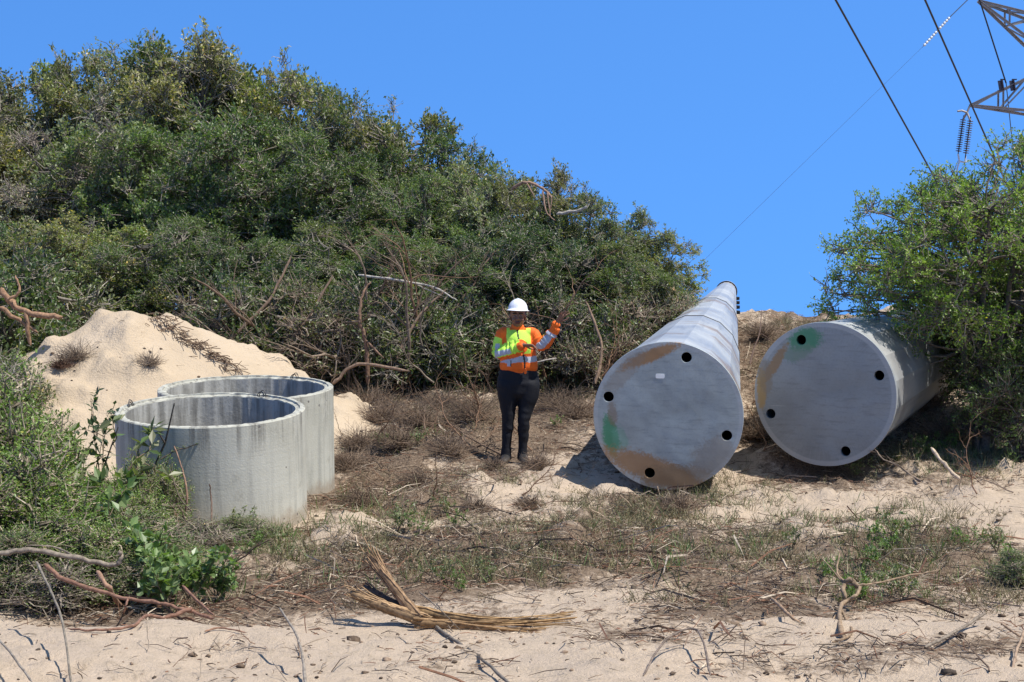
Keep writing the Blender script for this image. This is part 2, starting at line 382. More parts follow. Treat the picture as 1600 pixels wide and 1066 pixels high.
i2 = (np.arange(len(hy)-1)[:, None]*nx2+np.arange(nx2-1)[None]).ravel()
q2 = np.stack([i2, i2+1, i2+nx2+1, i2+nx2], 1); kf = keep.ravel()
q2 = q2[kf[q2].all(1)]
used = np.unique(q2); mp = np.full(kf.size, -1); mp[used] = np.arange(len(used))
hm = build_mesh('sand_heap', np.stack([HX, HY, HZ], -1).reshape(-1, 3)[used], mp[q2], mats=[mat_pile()], smooth=True)
tag(link('sand_heap', hm), 'smooth heap of pale golden sand behind the two concrete rings', 'sand heap')
def top_z(x, y):
    """ground or heap, whichever is higher"""
    return np.maximum(gz(x, y), gz(x, y)+heap_h(x, y))

# ================================================================== concrete rings
M_CON = mat_concrete(); M_CONI = mat_concrete_in(); M_WIRE = mat_plain('wire', (.12, .11, .1), .5, .6)
def ring(name, cx, cy, zb, R, H, tilt, label, loops):
    seg = 160; t = .085
    prof = [(R, -.12, 0), (R, H-.012, 0), (R-.008, H-.002, 0), (R-.045, H, 0), (R-.047, H-.014, 0), (R-t+.004, H-.018, 0), (R-t, H-.03, 1), (R-t, -.12, 1)]
    th = np.linspace(0, 2*PI, seg, endpoint=False)
    V = []
    rs = np.random.RandomState(int(R*1000)+5)
    for i, (r, z, m) in enumerate(prof):
        wob = .0015*np.sin(th*5+1)+.001*np.sin(th*11)
        ch = (vnoise(th*14, th*0+i, 3)**4)*.012 if i in (2, 3, 4, 5) else 0
        V.append(np.stack([(r+wob)*np.cos(th), (r+wob)*np.sin(th), np.full(seg, z)-ch], 1))
    V = np.concatenate(V); Q = []; MI = []
    for i in range(len(prof)-1):
        a = i*seg+np.arange(seg); b = i*seg+(np.arange(seg)+1) % seg
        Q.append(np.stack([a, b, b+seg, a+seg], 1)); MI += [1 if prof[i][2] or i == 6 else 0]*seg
    # close the foot so the wall is solid
    a = (len(prof)-1)*seg+np.arange(seg); b = (len(prof)-1)*seg+(np.arange(seg)+1) % seg
    Q.append(np.stack([a, b, (np.arange(seg)+1) % seg, np.arange(seg)], 1)); MI += [0]*seg
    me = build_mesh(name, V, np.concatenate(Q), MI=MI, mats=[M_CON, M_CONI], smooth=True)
    me.set_sharp_from_angle(angle=math.radians(25))
    root = empty(name, (cx, cy, zb)); root.rotation_euler = (tilt, 0, 0)
    tag(root, label, 'concrete ring', 'precast concrete manhole rings')
    link('wall', me, root)
    for (ang, lean) in loops:
        nb = NB(); a = math.radians(ang); rr = R-.06
        c = np.array([rr*math.cos(a), rr*math.sin(a), H-.02]); tg = np.array([-math.sin(a), math.cos(a), 0])
        for kx, hgt in ((0, .06), (.02, .045)):
            tt = np.linspace(0, PI, 9)
            path = c+tg*(.035*np.cos(tt)+kx)[:, None]+np.array([lean, -.02, 1])*(hgt*np.sin(tt))[:, None]
            nb.tubes(path[None], .0045, (.1, .09, .08), 6)
        link('lifting_loop', nb.mesh('lifting_loop', [M_WIRE], True), root)
    return root
ring('concrete_ring', -2.48, 13.75, -.04, .772, .878, math.radians(6.2), 'nearer, lower grey concrete ring standing open-topped in the shrubs', [(62, .1), (165, -.3)])
ring('concrete_ring', -2.452, 15.37, -.03, .80, .935, math.radians(4.6), 'farther concrete ring half hidden behind the nearer one', [(60, .2)])

# ================================================================== steel poles
M_SHAFT = mat_shaft(); M_SHAFT2 = mat_shaft(.12); M_DARK = mat_plain('dark_steel', (.03, .032, .035), .6, .3)
BRN = (.35, .19, .075); GRN = (.035, .24, .11)
M_PL1 = mat_plate('plate_stained_a', (.31, .35, .355), [
    (-.54, -.20, .075, .20, .15, GRN, .85, .25), (-.45, -.22, .07, .13, .3, (.14, .33, .24), .5, .3),
    (-.12, -.52, .52, .13, -.32, BRN, .85, .28), (.10, -.60, .35, .14, 0, (.22, .155, .09), .6, .3), (.42, -.38, .24, .16, .6, (.27, .22, .17), .5, .35),
    (-.16, .57, .30, .055, .42, BRN, .9, .25), (-.40, .42, .30, .08, .85, (.27, .22, .17), .5, .3), (-.52, .02, .05, .12, .1, (.24, .17, .11), .6, .3)])
M_PL2 = mat_plate('plate_stained_b', (.245, .27, .275), [
    (-.20, .53, .17, .11, .15, GRN, .8, .25), (-.28, .40, .16, .08, .3, (.15, .24, .17), .6, .3),
    (-.52, .26, .26, .05, 1.0, (.30, .19, .09), .85, .3), (-.64, .02, .05, .20, 0, (.42, .27, .09), .8, .25), (-.60, .14, .07, .18, .1, (.24, .2, .15), .6, .3)])
def pole(name, A, B, RA, RB, label, plate_mat, holes, rot0, seams, far_bits, sticker):
    A = Vector(A); B = Vector(B); L = (B-A).length
    q = (B-A).to_track_quat('Z', 'Y')      # local z runs up the pole; the plate faces local -z
    root = empty(name, A); root.rotation_mode = 'QUATERNION'; root.rotation_quaternion = q
    tag(root, label, 'steel pole', 'galvanised tapered power line poles')
    # orientation of the plate picture: world up in local coordinates
    up = q.inverted() @ Vector((0, 0, 1)); upa = math.atan2(up.y, up.x)
    rt = q.inverted() @ Vector((1, 0, 0)); rta = math.atan2(rt.y, rt.x)
    # local frame for the plate: u = picture right, v = picture up
    u = Vector((math.cos(rta), math.sin(rta))); v = Vector((math.cos(upa), math.sin(upa)))
    secs = [0]+list(seams)+[1]
    nb = NB(); n = 16
    off = 0
    for s in range(len(secs)-1):
        a, b = secs[s], secs[s+1]; b = min(1, b+(.03 if s < len(secs)-2 else 0)); a0 = max(0, a-0.0)
        th = (np.arange(n)+.5)*2*PI/n + upa
        rings = []
        step = 24
        extra = .012*(len(secs)-2-s)          # every section slips over the next, thinner one
        ts = np.linspace(a0, b, step)
        bev = [(a0+.000, -.004)]
        for t in ts:
            r = RA+(RB-RA)*t+extra
            if t == 0: r -= .0
            rings.append(np.stack([r*np.cos(th), r*np.sin(th), np.full(n, t*L+.02)], 1))
        if s < len(secs)-2:   # lip at the far end of the outer section
            r = RA+(RB-RA)*b+extra-.03; rings.append(np.stack([r*np.cos(th), r*np.sin(th), np.full(n, b*L+.02)], 1))
        K = len(rings); V = np.concatenate(rings)
        base = (np.arange(K-1)*n)[:, None]; j = np.arange(n)[None]; j2 = (j+1) % n
        Q = np.stack([base+j, base+j2, base+n+j2, base+n+j], -1).reshape(-1, 4)
        nb.add(V, Q)
    nb_r = RB
    link('shaft', nb.mesh('shaft', [M_SHAFT if sticker else M_SHAFT2]), root)
    # weld seam band lines
    for t in list(seams):
        m = NB(); rr = RA+(RB-RA)*(t+.03)+.012*(len(seams)-list(seams).index(t))
        th = (np.arange(n+1)+.5)*2*PI/n + upa
        path = np.stack([(rr+.001)*np.cos(th), (rr+.001)*np.sin(th), np.full(n+1, (t+.03)*L+.02)], 1)
        m.tubes(path[None], .006, (1, 1, 1), 6)
        link('joint_collar', m.mesh('joint_collar', [M_DARK]), root)
    # plate with four holes, cut as one flat shape with thickness
    cu = bpy.data.curves.new('plate', 'CURVE'); cu.dimensions = '2D'; cu.fill_mode = 'BOTH'; cu.extrude = .02; cu.bevel_depth = .003
    def spl(cx, cy, r, k):
        sp = cu.splines.new('POLY'); sp.points.add(k-1); sp.use_cyclic_u = True
        for i in range(k):
            a = 2*PI*i/k; sp.points[i].co = (cx+r*math.cos(a), cy+r*math.sin(a), 0, 1)
    RP = RA+.012*(len(secs)-2)+.012
    spl(0, 0, RP, 120)
    for (hx_, hy_) in holes: spl(hx_, hy_, .052, 28)
    tmp = bpy.data.objects.new('tmp', cu); COL.objects.link(tmp)
    dg = bpy.context.evaluated_depsgraph_get(); me = bpy.data.meshes.new_from_object(tmp.evaluated_get(dg))
    bpy.data.objects.remove(tmp); bpy.data.curves.remove(cu)
    me.materials.clear(); me.materials.append(plate_mat); me.name = 'end_plate'
    pl = link('end_plate', me, root)
    Mx = Matrix((( u.x, v.x, 0, 0), (u.y, v.y, 0, 0), (0, 0, -1, 0), (0, 0, 0, 1)))
    pl.matrix_local = Mx
    for i, (hx_, hy_) in enumerate(holes):
        pass
    if sticker:
        nbk = NB(); x, y, w_, h_ = sticker; k = []
        for (sx, sy, a0) in ((1, 1, 0), (-1, 1, 90), (-1, -1, 180), (1, -1, 270)):
            for a in (0, 30, 60, 90):
                a_ = math.radians(a+a0); k.append((x+sx*(w_-.012)+.012*math.cos(a_), y+sy*(h_-.012)+.012*math.sin(a_)))
        m = len(k); V = [(p[0], p[1], .0225) for p in k]+[(p[0], p[1], .0255) for p in k]+[(x, y, .0255)]
        T = [(m+i, m+(i+1) % m, 2*m) for i in range(m)]; Q = [(i, (i+1) % m, m+(i+1) % m, m+i) for i in range(m)]
        nbk.add(V, Q, T); st = link('sticker', nbk.mesh('sticker', [mat_plain('sticker', (.88, .88, .84), .5)]), pl)
    if far_bits:
        # slim far end: cap, step lugs, dark slab painted as the shaded hand hole
        def at_surf(t, ang, lift=0):
            r = (RA+(RB-RA)*t)*math.cos(PI/16)+lift
            return np.array([r*math.cos(ang), r*math.sin(ang), t*L])
        for (t, da, wd, ln, hg, nm) in far_bits:
            ang = rta+da; c = at_surf(t, ang, hg/2)
            e1 = np.array([math.cos(ang), math.sin(ang), 0]); e2 = np.array([-math.sin(ang), math.cos(ang), 0]); e3 = np.array([0, 0, 1.])
            b = NB(); V = [c+e1*hg/2*a+e2*wd/2*b_*(.8 if a > 0 else 1)+e3*ln/2*c_*(.85 if a > 0 else 1) for a in (-1, 1) for b_ in (-1, 1) for c_ in (-1, 1)]
            b.add(V, [(0, 1, 3, 2), (4, 6, 7, 5), (0, 4, 5, 1), (2, 3, 7, 6), (0, 2, 6, 4), (1, 5, 7, 3)])
            link(nm, b.mesh(nm, [M_DARK]), root)
        cap = NB(); th = np.arange(32)*2*PI/32; rr = [(RB+.02, 1.0*L), (RB+.02, L+.05), (RB*.8, L+.10), (.01, L+.12)]
        V = np.concatenate([np.stack([r*np.cos(th), r*np.sin(th), np.full(32, z)], 1) for r, z in rr])
        Q = [(i*32+j, i*32+(j+1) % 32, (i+1)*32+(j+1) % 32, (i+1)*32+j) for i in range(3) for j in range(32)]
        cap.add(V, Q); link('end_cap', cap.mesh('end_cap', [M_SHAFT], True), root)
    return root
pa = P(1044, 650, 15.6); pb = P(1135, 456, 28.3)
pole('steel_pole', pa, pb, .665, .165, 'left steel pole, stained end plate with white sticker, running straight up the slope', M_PL1,
     [(.17, .56), (-.56, .175), (.55, -.17), (-.17, -.545)], 0, (.28, .58),
     [(.93, .75+PI*.26, .10, .55, .03, 'hand_hole_dark'), (.80, .0, .05, .12, .055, 'step_lug'), (.855, .0, .05, .12, .055, 'step_lug'), (.91, .0, .05, .12, .055, 'step_lug'), (.74, .0, .05, .12, .055, 'step_lug')], (-.075, .38, .042, .022))
pc = P(1289, 616, 16.3); pd = Vector((pc.x+12*.445, pc.y+12*.895, 1.50))
pole('steel_pole', pc, pd, .672, .19, 'right steel pole with green patch, shaft running back under the tree', M_PL2,
     [(-.235, .53), (.54, .21), (-.545, -.22), (.215, -.55)], 0, (.33, .64), [], None)

# ================================================================== vegetation builders
def unit(v): return v/(np.linalg.norm(v, axis=-1, keepdims=True)+1e-9)
def wpath(rs, p0, d, L, K, curl=.25, sag=0):
    """one wobbling path of K points"""
    pts = [np.array(p0, float)]; d = unit(np.array(d, float)); st = L/(K-1)
    for i in range(K-1):
        d = unit(d+rs.normal(0, curl, 3)+np.array([0, 0, sag])); pts.append(pts[-1]+d*st)
    return np.array(pts)
PAL_OLIVE = [(.205, .215, .110), (.160, .180, .082), (.250, .250, .150), (.105, .125, .055)]
PAL_GREEN = [(.110, .170, .055), (.150, .200, .065), (.085, .135, .042), (.190, .225, .100)]
PAL_DARK = [(.060, .095, .040), (.085, .120, .048), (.045, .075, .032)]
PAL_GREY = [(.240, .245, .185), (.200, .210, .150), (.280, .280, .225)]
PAL_BRIGHT = [(.150, .235, .055), (.115, .190, .042), (.190, .265, .080), (.085, .145, .036)]
def tree_proto(seed, H, rx, rz, zc, nclump, ntwig, nleaf, leafL, pal, twl=.24, bark=(.20, .18, .155), bare=.14, shell=.42, nst=5, st_r=.045, lobes=.22, nlobe=13):
    rs = np.random.RandomState(seed)
    C = np.array([0, 0, zc])
    # uneven crown: a few big lobes, then clumps within
    nl = nlobe; gold = np.arange(nl)+.5; ph = np.arccos(1-1.75*gold/nl); az = PI*(1+5**.5)*gold+rs.uniform(0, 6)
    ld = np.stack([np.cos(az)*np.sin(ph), np.sin(az)*np.sin(ph), np.cos(ph)], 1)+rs.normal(0, .12, (nl, 3))
    lc_ = C+ld*np.array([rx, rx, rz])*rs.uniform(.50, .82, (nl, 1)); lr = rs.uniform(.21, .37, nl)*rx*1.05
    wi = rs.randint(0, nl, nclump); d = unit(rs.normal(0, 1, (nclump, 3))+ld[wi]*.55+np.array([0, 0, .45]))
    cl = lc_[wi]+d*lr[wi][:, None]*np.array([1, 1, .8])*(rs.uniform(0, 1, nclump)**.3)[:, None]
    fr_ = rs.rand(nclump) < .30; dd_ = unit(rs.normal(0, 1, (nclump, 3))); cl[fr_] = (C+dd_*np.array([rx, rx, rz])*(rs.uniform(0, 1, nclump)**.4*.95)[:, None])[fr_]
    inn = rs.rand(nclump) < .12; cl[inn] = C+(cl[inn]-C)*.55
    kz = cl[:, 2] > .06*H; cl = cl[kz]; n = len(cl)
    tk = NB()
    stems = []
    for i in range(nst):
        a = 2*PI*i/nst+rs.uniform(-.5, .5); rr = rx*rs.uniform(.1, .55)
        end = np.array([rr*math.cos(a), rr*math.sin(a), zc+rz*rs.uniform(.1, .6)])
        st = np.array([math.cos(a), math.sin(a), 0])*rs.uniform(.03, .14)
        t = np.linspace(0, 1, 9)[:, None]
        p = st*(1-t)+end*t; p[:, 2] = end[2]*(t[:, 0]**.8); p[0, 2] = -.1
        p += np.cumsum(rs.normal(0, .035, p.shape), 0)*t
        stems.append(p)
        tk.tubes(p[None], (st_r*(1-.72*t[:, 0]))[None], np.array(bark)*rs.uniform(.8, 1.15), 6)
    SP = np.concatenate([s[2:] for s in stems])
    dist = np.linalg.norm(cl[:, None]-SP[None], axis=2)+np.maximum(0, SP[None, :, 2]-cl[:, None, 2])*1.2
    o = SP[np.argmin(dist, 1)]
    t = np.linspace(0, 1, 6)[None, :, None]
    mid = (o+cl)/2+rs.normal(0, .10, o.shape)+np.array([0, 0, -.06])
    lp = o[:, None]*(1-t)**2+2*mid[:, None]*t*(1-t)+cl[:, None]*t**2
    lp[:, 1:-1] += rs.normal(0, .02, lp[:, 1:-1].shape)
    tk.tubes(lp, np.linspace(.016, .006, 6)[None], np.array(bark)[None]*rs.uniform(.75, 1.3, (n, 1)), 4)
    cr = NB()
    out = unit(cl-lc_[wi[kz]]+np.array([0, 0, .08]))
    N_ = n*ntwig
    co = np.repeat(cl, ntwig, 0); od = np.repeat(out, ntwig, 0)
    td = unit(od*.5+rs.normal(0, .75, (N_, 3))+np.array([0, 0, .12]))
    tl = twl*rs.uniform(.45, 1.2, N_)
    s0 = co-od*.05+rs.normal(0, .03, (N_, 3))
    e = s0+td*tl[:, None]; m_ = (s0+e)/2+rs.normal(0, .12, (N_, 3))*tl[:, None]
    tp = np.stack([s0, m_, e], 1)
    tcol = np.array(bark)[None]*rs.uniform(.8, 1.7, (N_, 1))*np.where(rs.rand(N_, 1) < .4, 1.5, 1)
    cr.tubes(tp, np.array([.0065, .0048, .0025])[None], tcol, 3, m=1)
    # leaves along the outer part of each twig; some clumps stay nearly bare
    cb = rs.rand(n) < bare
    cnt = np.full(N_, nleaf); cnt[np.repeat(cb, ntwig)] = max(1, nleaf//5)
    idx = np.repeat(np.arange(N_), cnt); NL = len(idx)
    u = np.where(rs.rand(NL) < .55, rs.uniform(.78, 1.06, NL), rs.uniform(.25, 1, NL))[:, None]
    lpz = (tp[idx, 0]*(1-u)**2+2*m_[idx]*u*(1-u)+e[idx]*u**2)+rs.normal(0, .016, (NL, 3))
    ldir = unit(td[idx]*.5+rs.normal(0, .7, (NL, 3))+np.array([0, 0, .12]))
    nr = unit(rs.normal(0, .6, (NL, 3))+np.array([0, 0, .9]))
    pal = np.array(pal); cc = pal[rs.randint(0, len(pal), n)]
    lc = np.repeat(cc, ntwig, 0)[idx]*.55+pal[rs.randint(0, len(pal), NL)]*.45
    lc *= rs.uniform(.72, 1.3, (NL, 1)); yel = rs.rand(NL) < .03; lc[yel] = lc[yel]*np.array([2.0, 1.4, 1.0])
    L = leafL*rs.uniform(.6, 1.25, NL)
    lit = 1; cr.leaves(lpz, ldir, nr, L, L*rs.uniform(.42, .62, NL), lc, m=0)
    return tk.mesh('trunk', [M_WOOD], True), cr.mesh('crown', [M_LEAF, M_WOOD])
def tree_obj(name, meshes, loc, sc_, rz, label, cat, group=None, tint=(1, 1, 1)):
    root = empty(name, loc, rz); root.scale = sc_ if isinstance(sc_, tuple) else (sc_, sc_, sc_)
    tag(root, label, cat, group)
    link('trunk', meshes[0], root); link('crown', meshes[1], root).color = tuple(tint)+(1,)
    return root

# --- thicket on the dune: protos are unit-ish trees 3.4 m high, scaled per place
PROT = [tree_proto(101, 3.4, 1.45, 1.55, 1.85, 210, 15, 10, .056, PAL_OLIVE),
        tree_proto(102, 3.4, 1.35, 1.60, 1.80, 210, 15, 15, .041, PAL_GREEN, bare=.06),
        tree_proto(103, 3.4, 1.50, 1.50, 1.90, 200, 15, 10, .050, PAL_GREY+PAL_OLIVE, bare=.22),
        tree_proto(104, 3.4, 1.40, 1.60, 1.80, 200, 14, 11, .060, PAL_OLIVE+PAL_GREEN),
        tree_proto(105, 3.4, 1.45, 1.50, 1.85, 210, 14, 11, .052, PAL_DARK+PAL_GREEN, bare=.05),
        tree_proto(106, 3.4, 1.45, 1.55, 1.85, 190, 17, 6, .046, PAL_GREY, bare=.45, bark=(.22, .19, .17))]
KINDS = ['olive green', 'fresh green', 'grey-green', 'mixed green', 'dark green', 'half bare grey']
def crown_top(ms):
    me = ms[1]; co = np.empty(len(me.vertices)*3, np.float32); me.vertices.foreach_get('co', co)
    return float(np.percentile(co.reshape(-1, 3)[:, 2], 99.6))
PTOPS = [crown_top(m) for m in PROT]
rng = random.Random(4)
# (px, top row, distance, proto, width factor)
ROWS = [('back row on the dune top', [(-70, 85, 27.5, 2, 1.15), (35, 75, 27.2, 0, 1.0), (125, 80, 27.8, 3, 1.0), (215, 56, 27.4, 2, 1.05), (255, 50, 27.3, 3, 1.1), (305, 46, 27.0, 0, 1.1), (358, 68, 27.6, 0, 1.1), (432, 84, 27.2, 3, 1.0),
                              (500, 112, 26.8, 1, .95), (562, 150, 26.5, 0, .9), (628, 170, 26.2, 3, .95), (690, 212, 26.0, 4, .9)]),
        ('middle row', [(-40, 190, 25.4, 0, 1.2), (80, 205, 25.2, 5, 1.1), (180, 185, 25.0, 3, 1.1), (255, 215, 24.8, 1, 1.1), (345, 175, 24.8, 4, 1.0), (430, 210, 24.6, 1, 1.1), (520, 235, 24.4, 4, 1.05), (600, 260, 24.2, 1, 1.0),
                              (680, 275, 24.2, 1, 1.0), (760, 274, 24.4, 0, .95), (835, 292, 24.3, 0, .9), (905, 326, 24.0, 3, .9), (965, 345, 24.2, 0, .9), (1022, 385, 24.3, 3, .85)]),
        ('front row at the foot of the thicket', [(-30, 330, 22.8, 4, 1.1), (70, 335, 22.6, 0, 1.1), (165, 350, 22.5, 3, 1.05), (260, 335, 22.6, 1, 1.1), (350, 360, 22.4, 4, 1.05), (440, 370, 22.2, 1, 1.1), (535, 345, 22.1, 1, 1.15),
                              (620, 365, 22.0, 1, 1.1), (705, 385, 21.8, 1, 1.1), (790, 372, 21.9, 4, 1.0), (865, 385, 22.0, 4, 1.0), (930, 405, 22.1, 1, 1.0), (985, 430, 22.4, 4, .9), (1030, 470, 22.9, 2, .8)])]
ORD = ['first', 'second', 'third', 'fourth', 'fifth', 'sixth', 'seventh', 'eighth', 'ninth', 'tenth', 'eleventh', 'twelfth', 'thirteenth', 'fourteenth']
SHORT = ['on the dune top', 'halfway up the dune', 'at the foot of the dune']
for ri, (rname, lst) in enumerate(ROWS):
    for i, (px, top, d, k, wf) in enumerate(lst):
        if ri == 0: top += 20*float(1-sstep(480, 700, px))
        top -= 16*float(sstep(640, 800, px))+12*float(sstep(720, 780, px))*float(1-sstep(920, 980, px))
        pt = P(px, top, d); g = float(gz(pt.x, d)); h = pt.z-g; s = h/PTOPS[k]
        wxy = max(.72, min(1.12, s))*wf
        tree_obj('thicket_tree', PROT[k], (pt.x, d, g-.03), (wxy, wxy, s), rng.uniform(0, 6.28),
                 f'{KINDS[k]} tree {SHORT[ri]}, {ORD[i]} from left in {rname.split(" ")[0]} row', 'tree', f'trees of the thicket, {rname}', (lambda b, h: (b*(1+h), b, b*(.95-h)))(rng.uniform(.82, 1.45), rng.uniform(-.08, .14)))

# --- brush under the thicket's front edge
BR = [tree_proto(201, 1.2, .75, .55, .5, 80, 15, 12, .042, PAL_GREEN+PAL_OLIVE, twl=.28, nst=4, st_r=.018, bare=.2),
      tree_proto(202, 1.2, .80, .50, .45, 80, 16, 7, .040, PAL_GREY+PAL_OLIVE, twl=.30, nst=4, st_r=.018, bare=.5, bark=(.2, .16, .13)),
      tree_proto(203, 1.2, .70, .55, .5, 70, 15, 14, .045, PAL_GREEN+PAL_DARK, twl=.25, nst=4, st_r=.018, bare=.1)]
BPOS = [(-35, 560, 16.6, 0, .9), (-20, 560, 19.3, 2, 1.5), (15, 500, 20.2, 0, 1.5), (70, 520, 20.6, 1, 1.2), (310, 500, 20.8, 1, 1.1), (390, 520, 20.9, 2, 1.2), (455, 540, 20.8, 0, 1.1), (520, 545, 20.7, 1, 1.2), (590, 535, 20.7, 2, 1.15), (650, 545, 20.6, 0, 1.1),
        (715, 540, 20.8, 2, 1.0), (770, 540, 21.2, 1, 1.0), (850, 530, 21.2, 1, 1.1), (910, 525, 21.2, 2, 1.0), (965, 510, 21.6, 1, 1.0), (1010, 500, 22.0, 1, .9), (1045, 495, 22.6, 0, .7)]
for i, (px, py, d, k, s) in enumerate(BPOS):
    pt = P(px, py, d); g = float(top_z(pt.x, d))
    tree_obj('shrub', BR[k], (pt.x, d, g-.02), s, rng.uniform(0, 6.28), f'{["leafy green", "twiggy half bare", "dense dark green"][k]} shrub along the thicket edge, {["first","second","third","fourth","fifth","sixth","seventh","eighth","ninth","tenth","eleventh","twelfth","thirteenth","fourteenth","fifteenth","sixteenth","seventeenth"][i]} from the left', 'shrub', 'shrubs along the foot of the thicket')

# --- tree on the right, in front of the right pole, and a second behind it
rt_ = tree_proto(311, 3.3, 1.80, 1.30, 2.02, 380, 14, 16, .038, PAL_BRIGHT, twl=.22, bare=.10, nst=6, st_r=.055, nlobe=22, bark=(.16, .14, .12))
p = P(1545, 600, 17.6); g = float(gz(p.x, 17.6))
tree_obj('spreading_tree', rt_, (p.x-.06, 17.5, g-.02), (1.03, .95, .94), 1.9, 'bright green small-leaved tree overhanging the right steel pole', 'tree', None, (1.35, 1.3, 1.0))
rt2 = tree_proto(302, 3.4, 1.0, 1.3, 2.2, 120, 15, 12, .055, PAL_OLIVE+PAL_GREY, bare=.15)
p = P(1560, 600, 20.5); g = float(gz(p.x, 20.5))
tree_obj('spreading_tree', rt2, (p.x+1.0, 20.8, g), (1.0, 1.0, .93), 2.0, 'taller grey-green tree with larger leaves behind the bright green tree', 'tree')
rt3 = tree_proto(303, 1.6, .95, .75, .8, 120, 15, 12, .034, PAL_BRIGHT+PAL_DARK, twl=.28, bare=.04, nst=5, st_r=.02, bark=(.10, .085, .07))
for (px, d, s, rz, lb) in [(1605, 16.9, .8, .3, 'dark green shrub under the right tree at the picture edge'), (1535, 18.8, 1.1, 2.3, 'dark green shrub behind the trunk of the right tree'), (1640, 18.6, 1.2, 4, 'dark green shrub beside the right tree, outermost')]:
    x = (px-800)/F*d; tree_obj('shrub', rt3, (x, d, float(gz(x, d))), s, rz, lb, 'shrub')

# --- near shrubs on the left
NS = [tree_proto(401, .9, .55, .45, .45, 110, 13, 15, .024, PAL_BRIGHT+PAL_GREEN, twl=.20, nst=5, st_r=.010, bare=.05, bark=(.2, .17, .13)),
      tree_proto(402, .9, .55, .42, .42, 100, 13, 14, .022, PAL_GREEN+PAL_DARK, twl=.20, nst=5, st_r=.010, bare=.1, bark=(.18, .15, .12)),
      tree_proto(403, .8, .60, .32, .30, 90, 16, 5, .020, PAL_GREY+PAL_GREEN, twl=.26, nst=5, st_r=.009, bare=.35, bark=(.17, .145, .12))]
NP = [(-20, 600, 11.6, 0, 1.15, 'bright green fine-leaved shrub at the left picture edge, tallest'), (50, 655, 12.2, 0, .85, 'bright green fine-leaved shrub in front of the sand heap, left'),
      (5, 705, 10.7, 0, 1.05, 'green shrub at the left edge above the fallen grey branch'), (100, 738, 11.6, 1, 1.0, 'dark green shrub right of the edge shrub, below the sand heap'),
      (170, 752, 11.8, 0, .85, 'green shrub just left of the near concrete ring'), (235, 715, 12.7, 0, .55, 'small green shrub against the left side of the near ring'),
      (110, 800, 10.3, 0, .85, 'low green shrub behind the red fallen branch'), (200, 790, 10.9, 1, .95, 'dense dark shrub in front of the near ring'),
      (285, 795, 11.7, 2, .8, 'grey twiggy shrub at the foot of the near concrete ring'), (15, 815, 9.9, 1, .8, 'dark green shrub at the left edge over the fallen branches'),
      (375, 815, 12.0, 1, .45, 'small green plant at the right foot of the near ring'), (170, 850, 10.0, 1, .75, 'low green shrub behind the red branch, beside the leafy plants'), (270, 855, 10.6, 0, .6, 'small green shrub among the broad-leaved plants, before the ring'),
      (65, 850, 9.8, 2, .8, 'grey twiggy shrub between the two fallen branches'),
      (1590, 868, 10.6, 1, .42, 'small dark green shrub added as the shadow at the right picture edge')]  # last shrub is added to stand in for a dark shadow at the edge
for (px, top, d, k, s, lb) in NP:
    pt = P(px, top, d); g = float(gz(pt.x, d)); h = max(.25, pt.z-g)
    tree_obj('near_shrub', NS[k], (pt.x, d, g-.02), (s, s, h/.92), rng.uniform(0, 6.28), lb, 'shrub', 'shrubs in front of the concrete rings', (1.2, 1.22, .95))

# --- saplings and small leafy plants with broad leaves
def plant_mesh(seed, H, nst, leafL, pal, spread=.3, per=9, wr=.5, stem=(.2, .16, .11), r0=.006, tiny=0):
    rs = np.random.RandomState(seed); nb = NB(); lf = NB()
    for i in range(nst):
        d = np.array([rs.normal(0, spread), rs.normal(0, spread), 1]); L = H*rs.uniform(.6, 1.05)
        p = wpath(rs, (rs.normal(0, .02), rs.normal(0, .02), -.02), d, L, 8, .13)
        nb.tubes(p[None], np.linspace(r0, r0*.3, 8)[None], stem, 4)
        tips = [p]
        for j in range(3 if tiny == 0 else 6):
            t = rs.randint(3, 7); q = wpath(rs, p[t], p[t]-p[t-1]+rs.normal(0, .5, 3)*.1*np.linalg.norm(p[t]-p[t-1])*10, L*.3, 8, .2)
            nb.tubes(q[None], np.linspace(r0*.5, r0*.2, 8)[None], stem, 3); tips.append(q)
        for q in tips:
            k = per; ix = rs.uniform(2.5, 7, k); a = np.floor(ix).astype(int); fr = (ix-a)[:, None]; a = np.minimum(a, 6)
            pp = q[a]*(1-fr)+q[a+1]*fr
            dd = unit(rs.normal(0, .8, (k, 3))+np.array([0, 0, .25])); nr = unit(rs.normal(0, .4, (k, 3))+np.array([0, 0, 1]))
            Ls = leafL*rs.uniform(.6, 1.2, k); col = np.array(pal)[rs.randint(0, len(pal), k)]*rs.uniform(.8, 1.25, (k, 1))
            lf.leaves(pp, dd, nr, Ls, Ls*wr, col)
    return nb.mesh('stem', [M_WOOD], True), lf.mesh('foliage', [M_LEAF])
def plant_obj(name, ms, loc, s, rz, label, cat, group=None):
    root = empty(name, loc, rz); root.scale = (s, s, s); tag(root, label, cat, group)
    link('stem', ms[0], root); link('foliage', ms[1], root); return root
PL_BROAD = plant_mesh(501, .45, 9, .070, [(.18, .26, .09), (.14, .21, .07), (.22, .29, .14), (.12, .17, .06)], .5, 10, .62)
PL_DARK = plant_mesh(502, .9, 2, .05, [(.03, .055, .02), (.05, .08, .03)], .1, 16, .5)
PL_WEED = plant_mesh(503, .22, 10, .022, PAL_BRIGHT, .6, 14, .4, r0=.002)
PL_WEED2 = plant_mesh(504, .30, 7, .03, PAL_GREEN+PAL_OLIVE, .4, 10, .4, r0=.003)
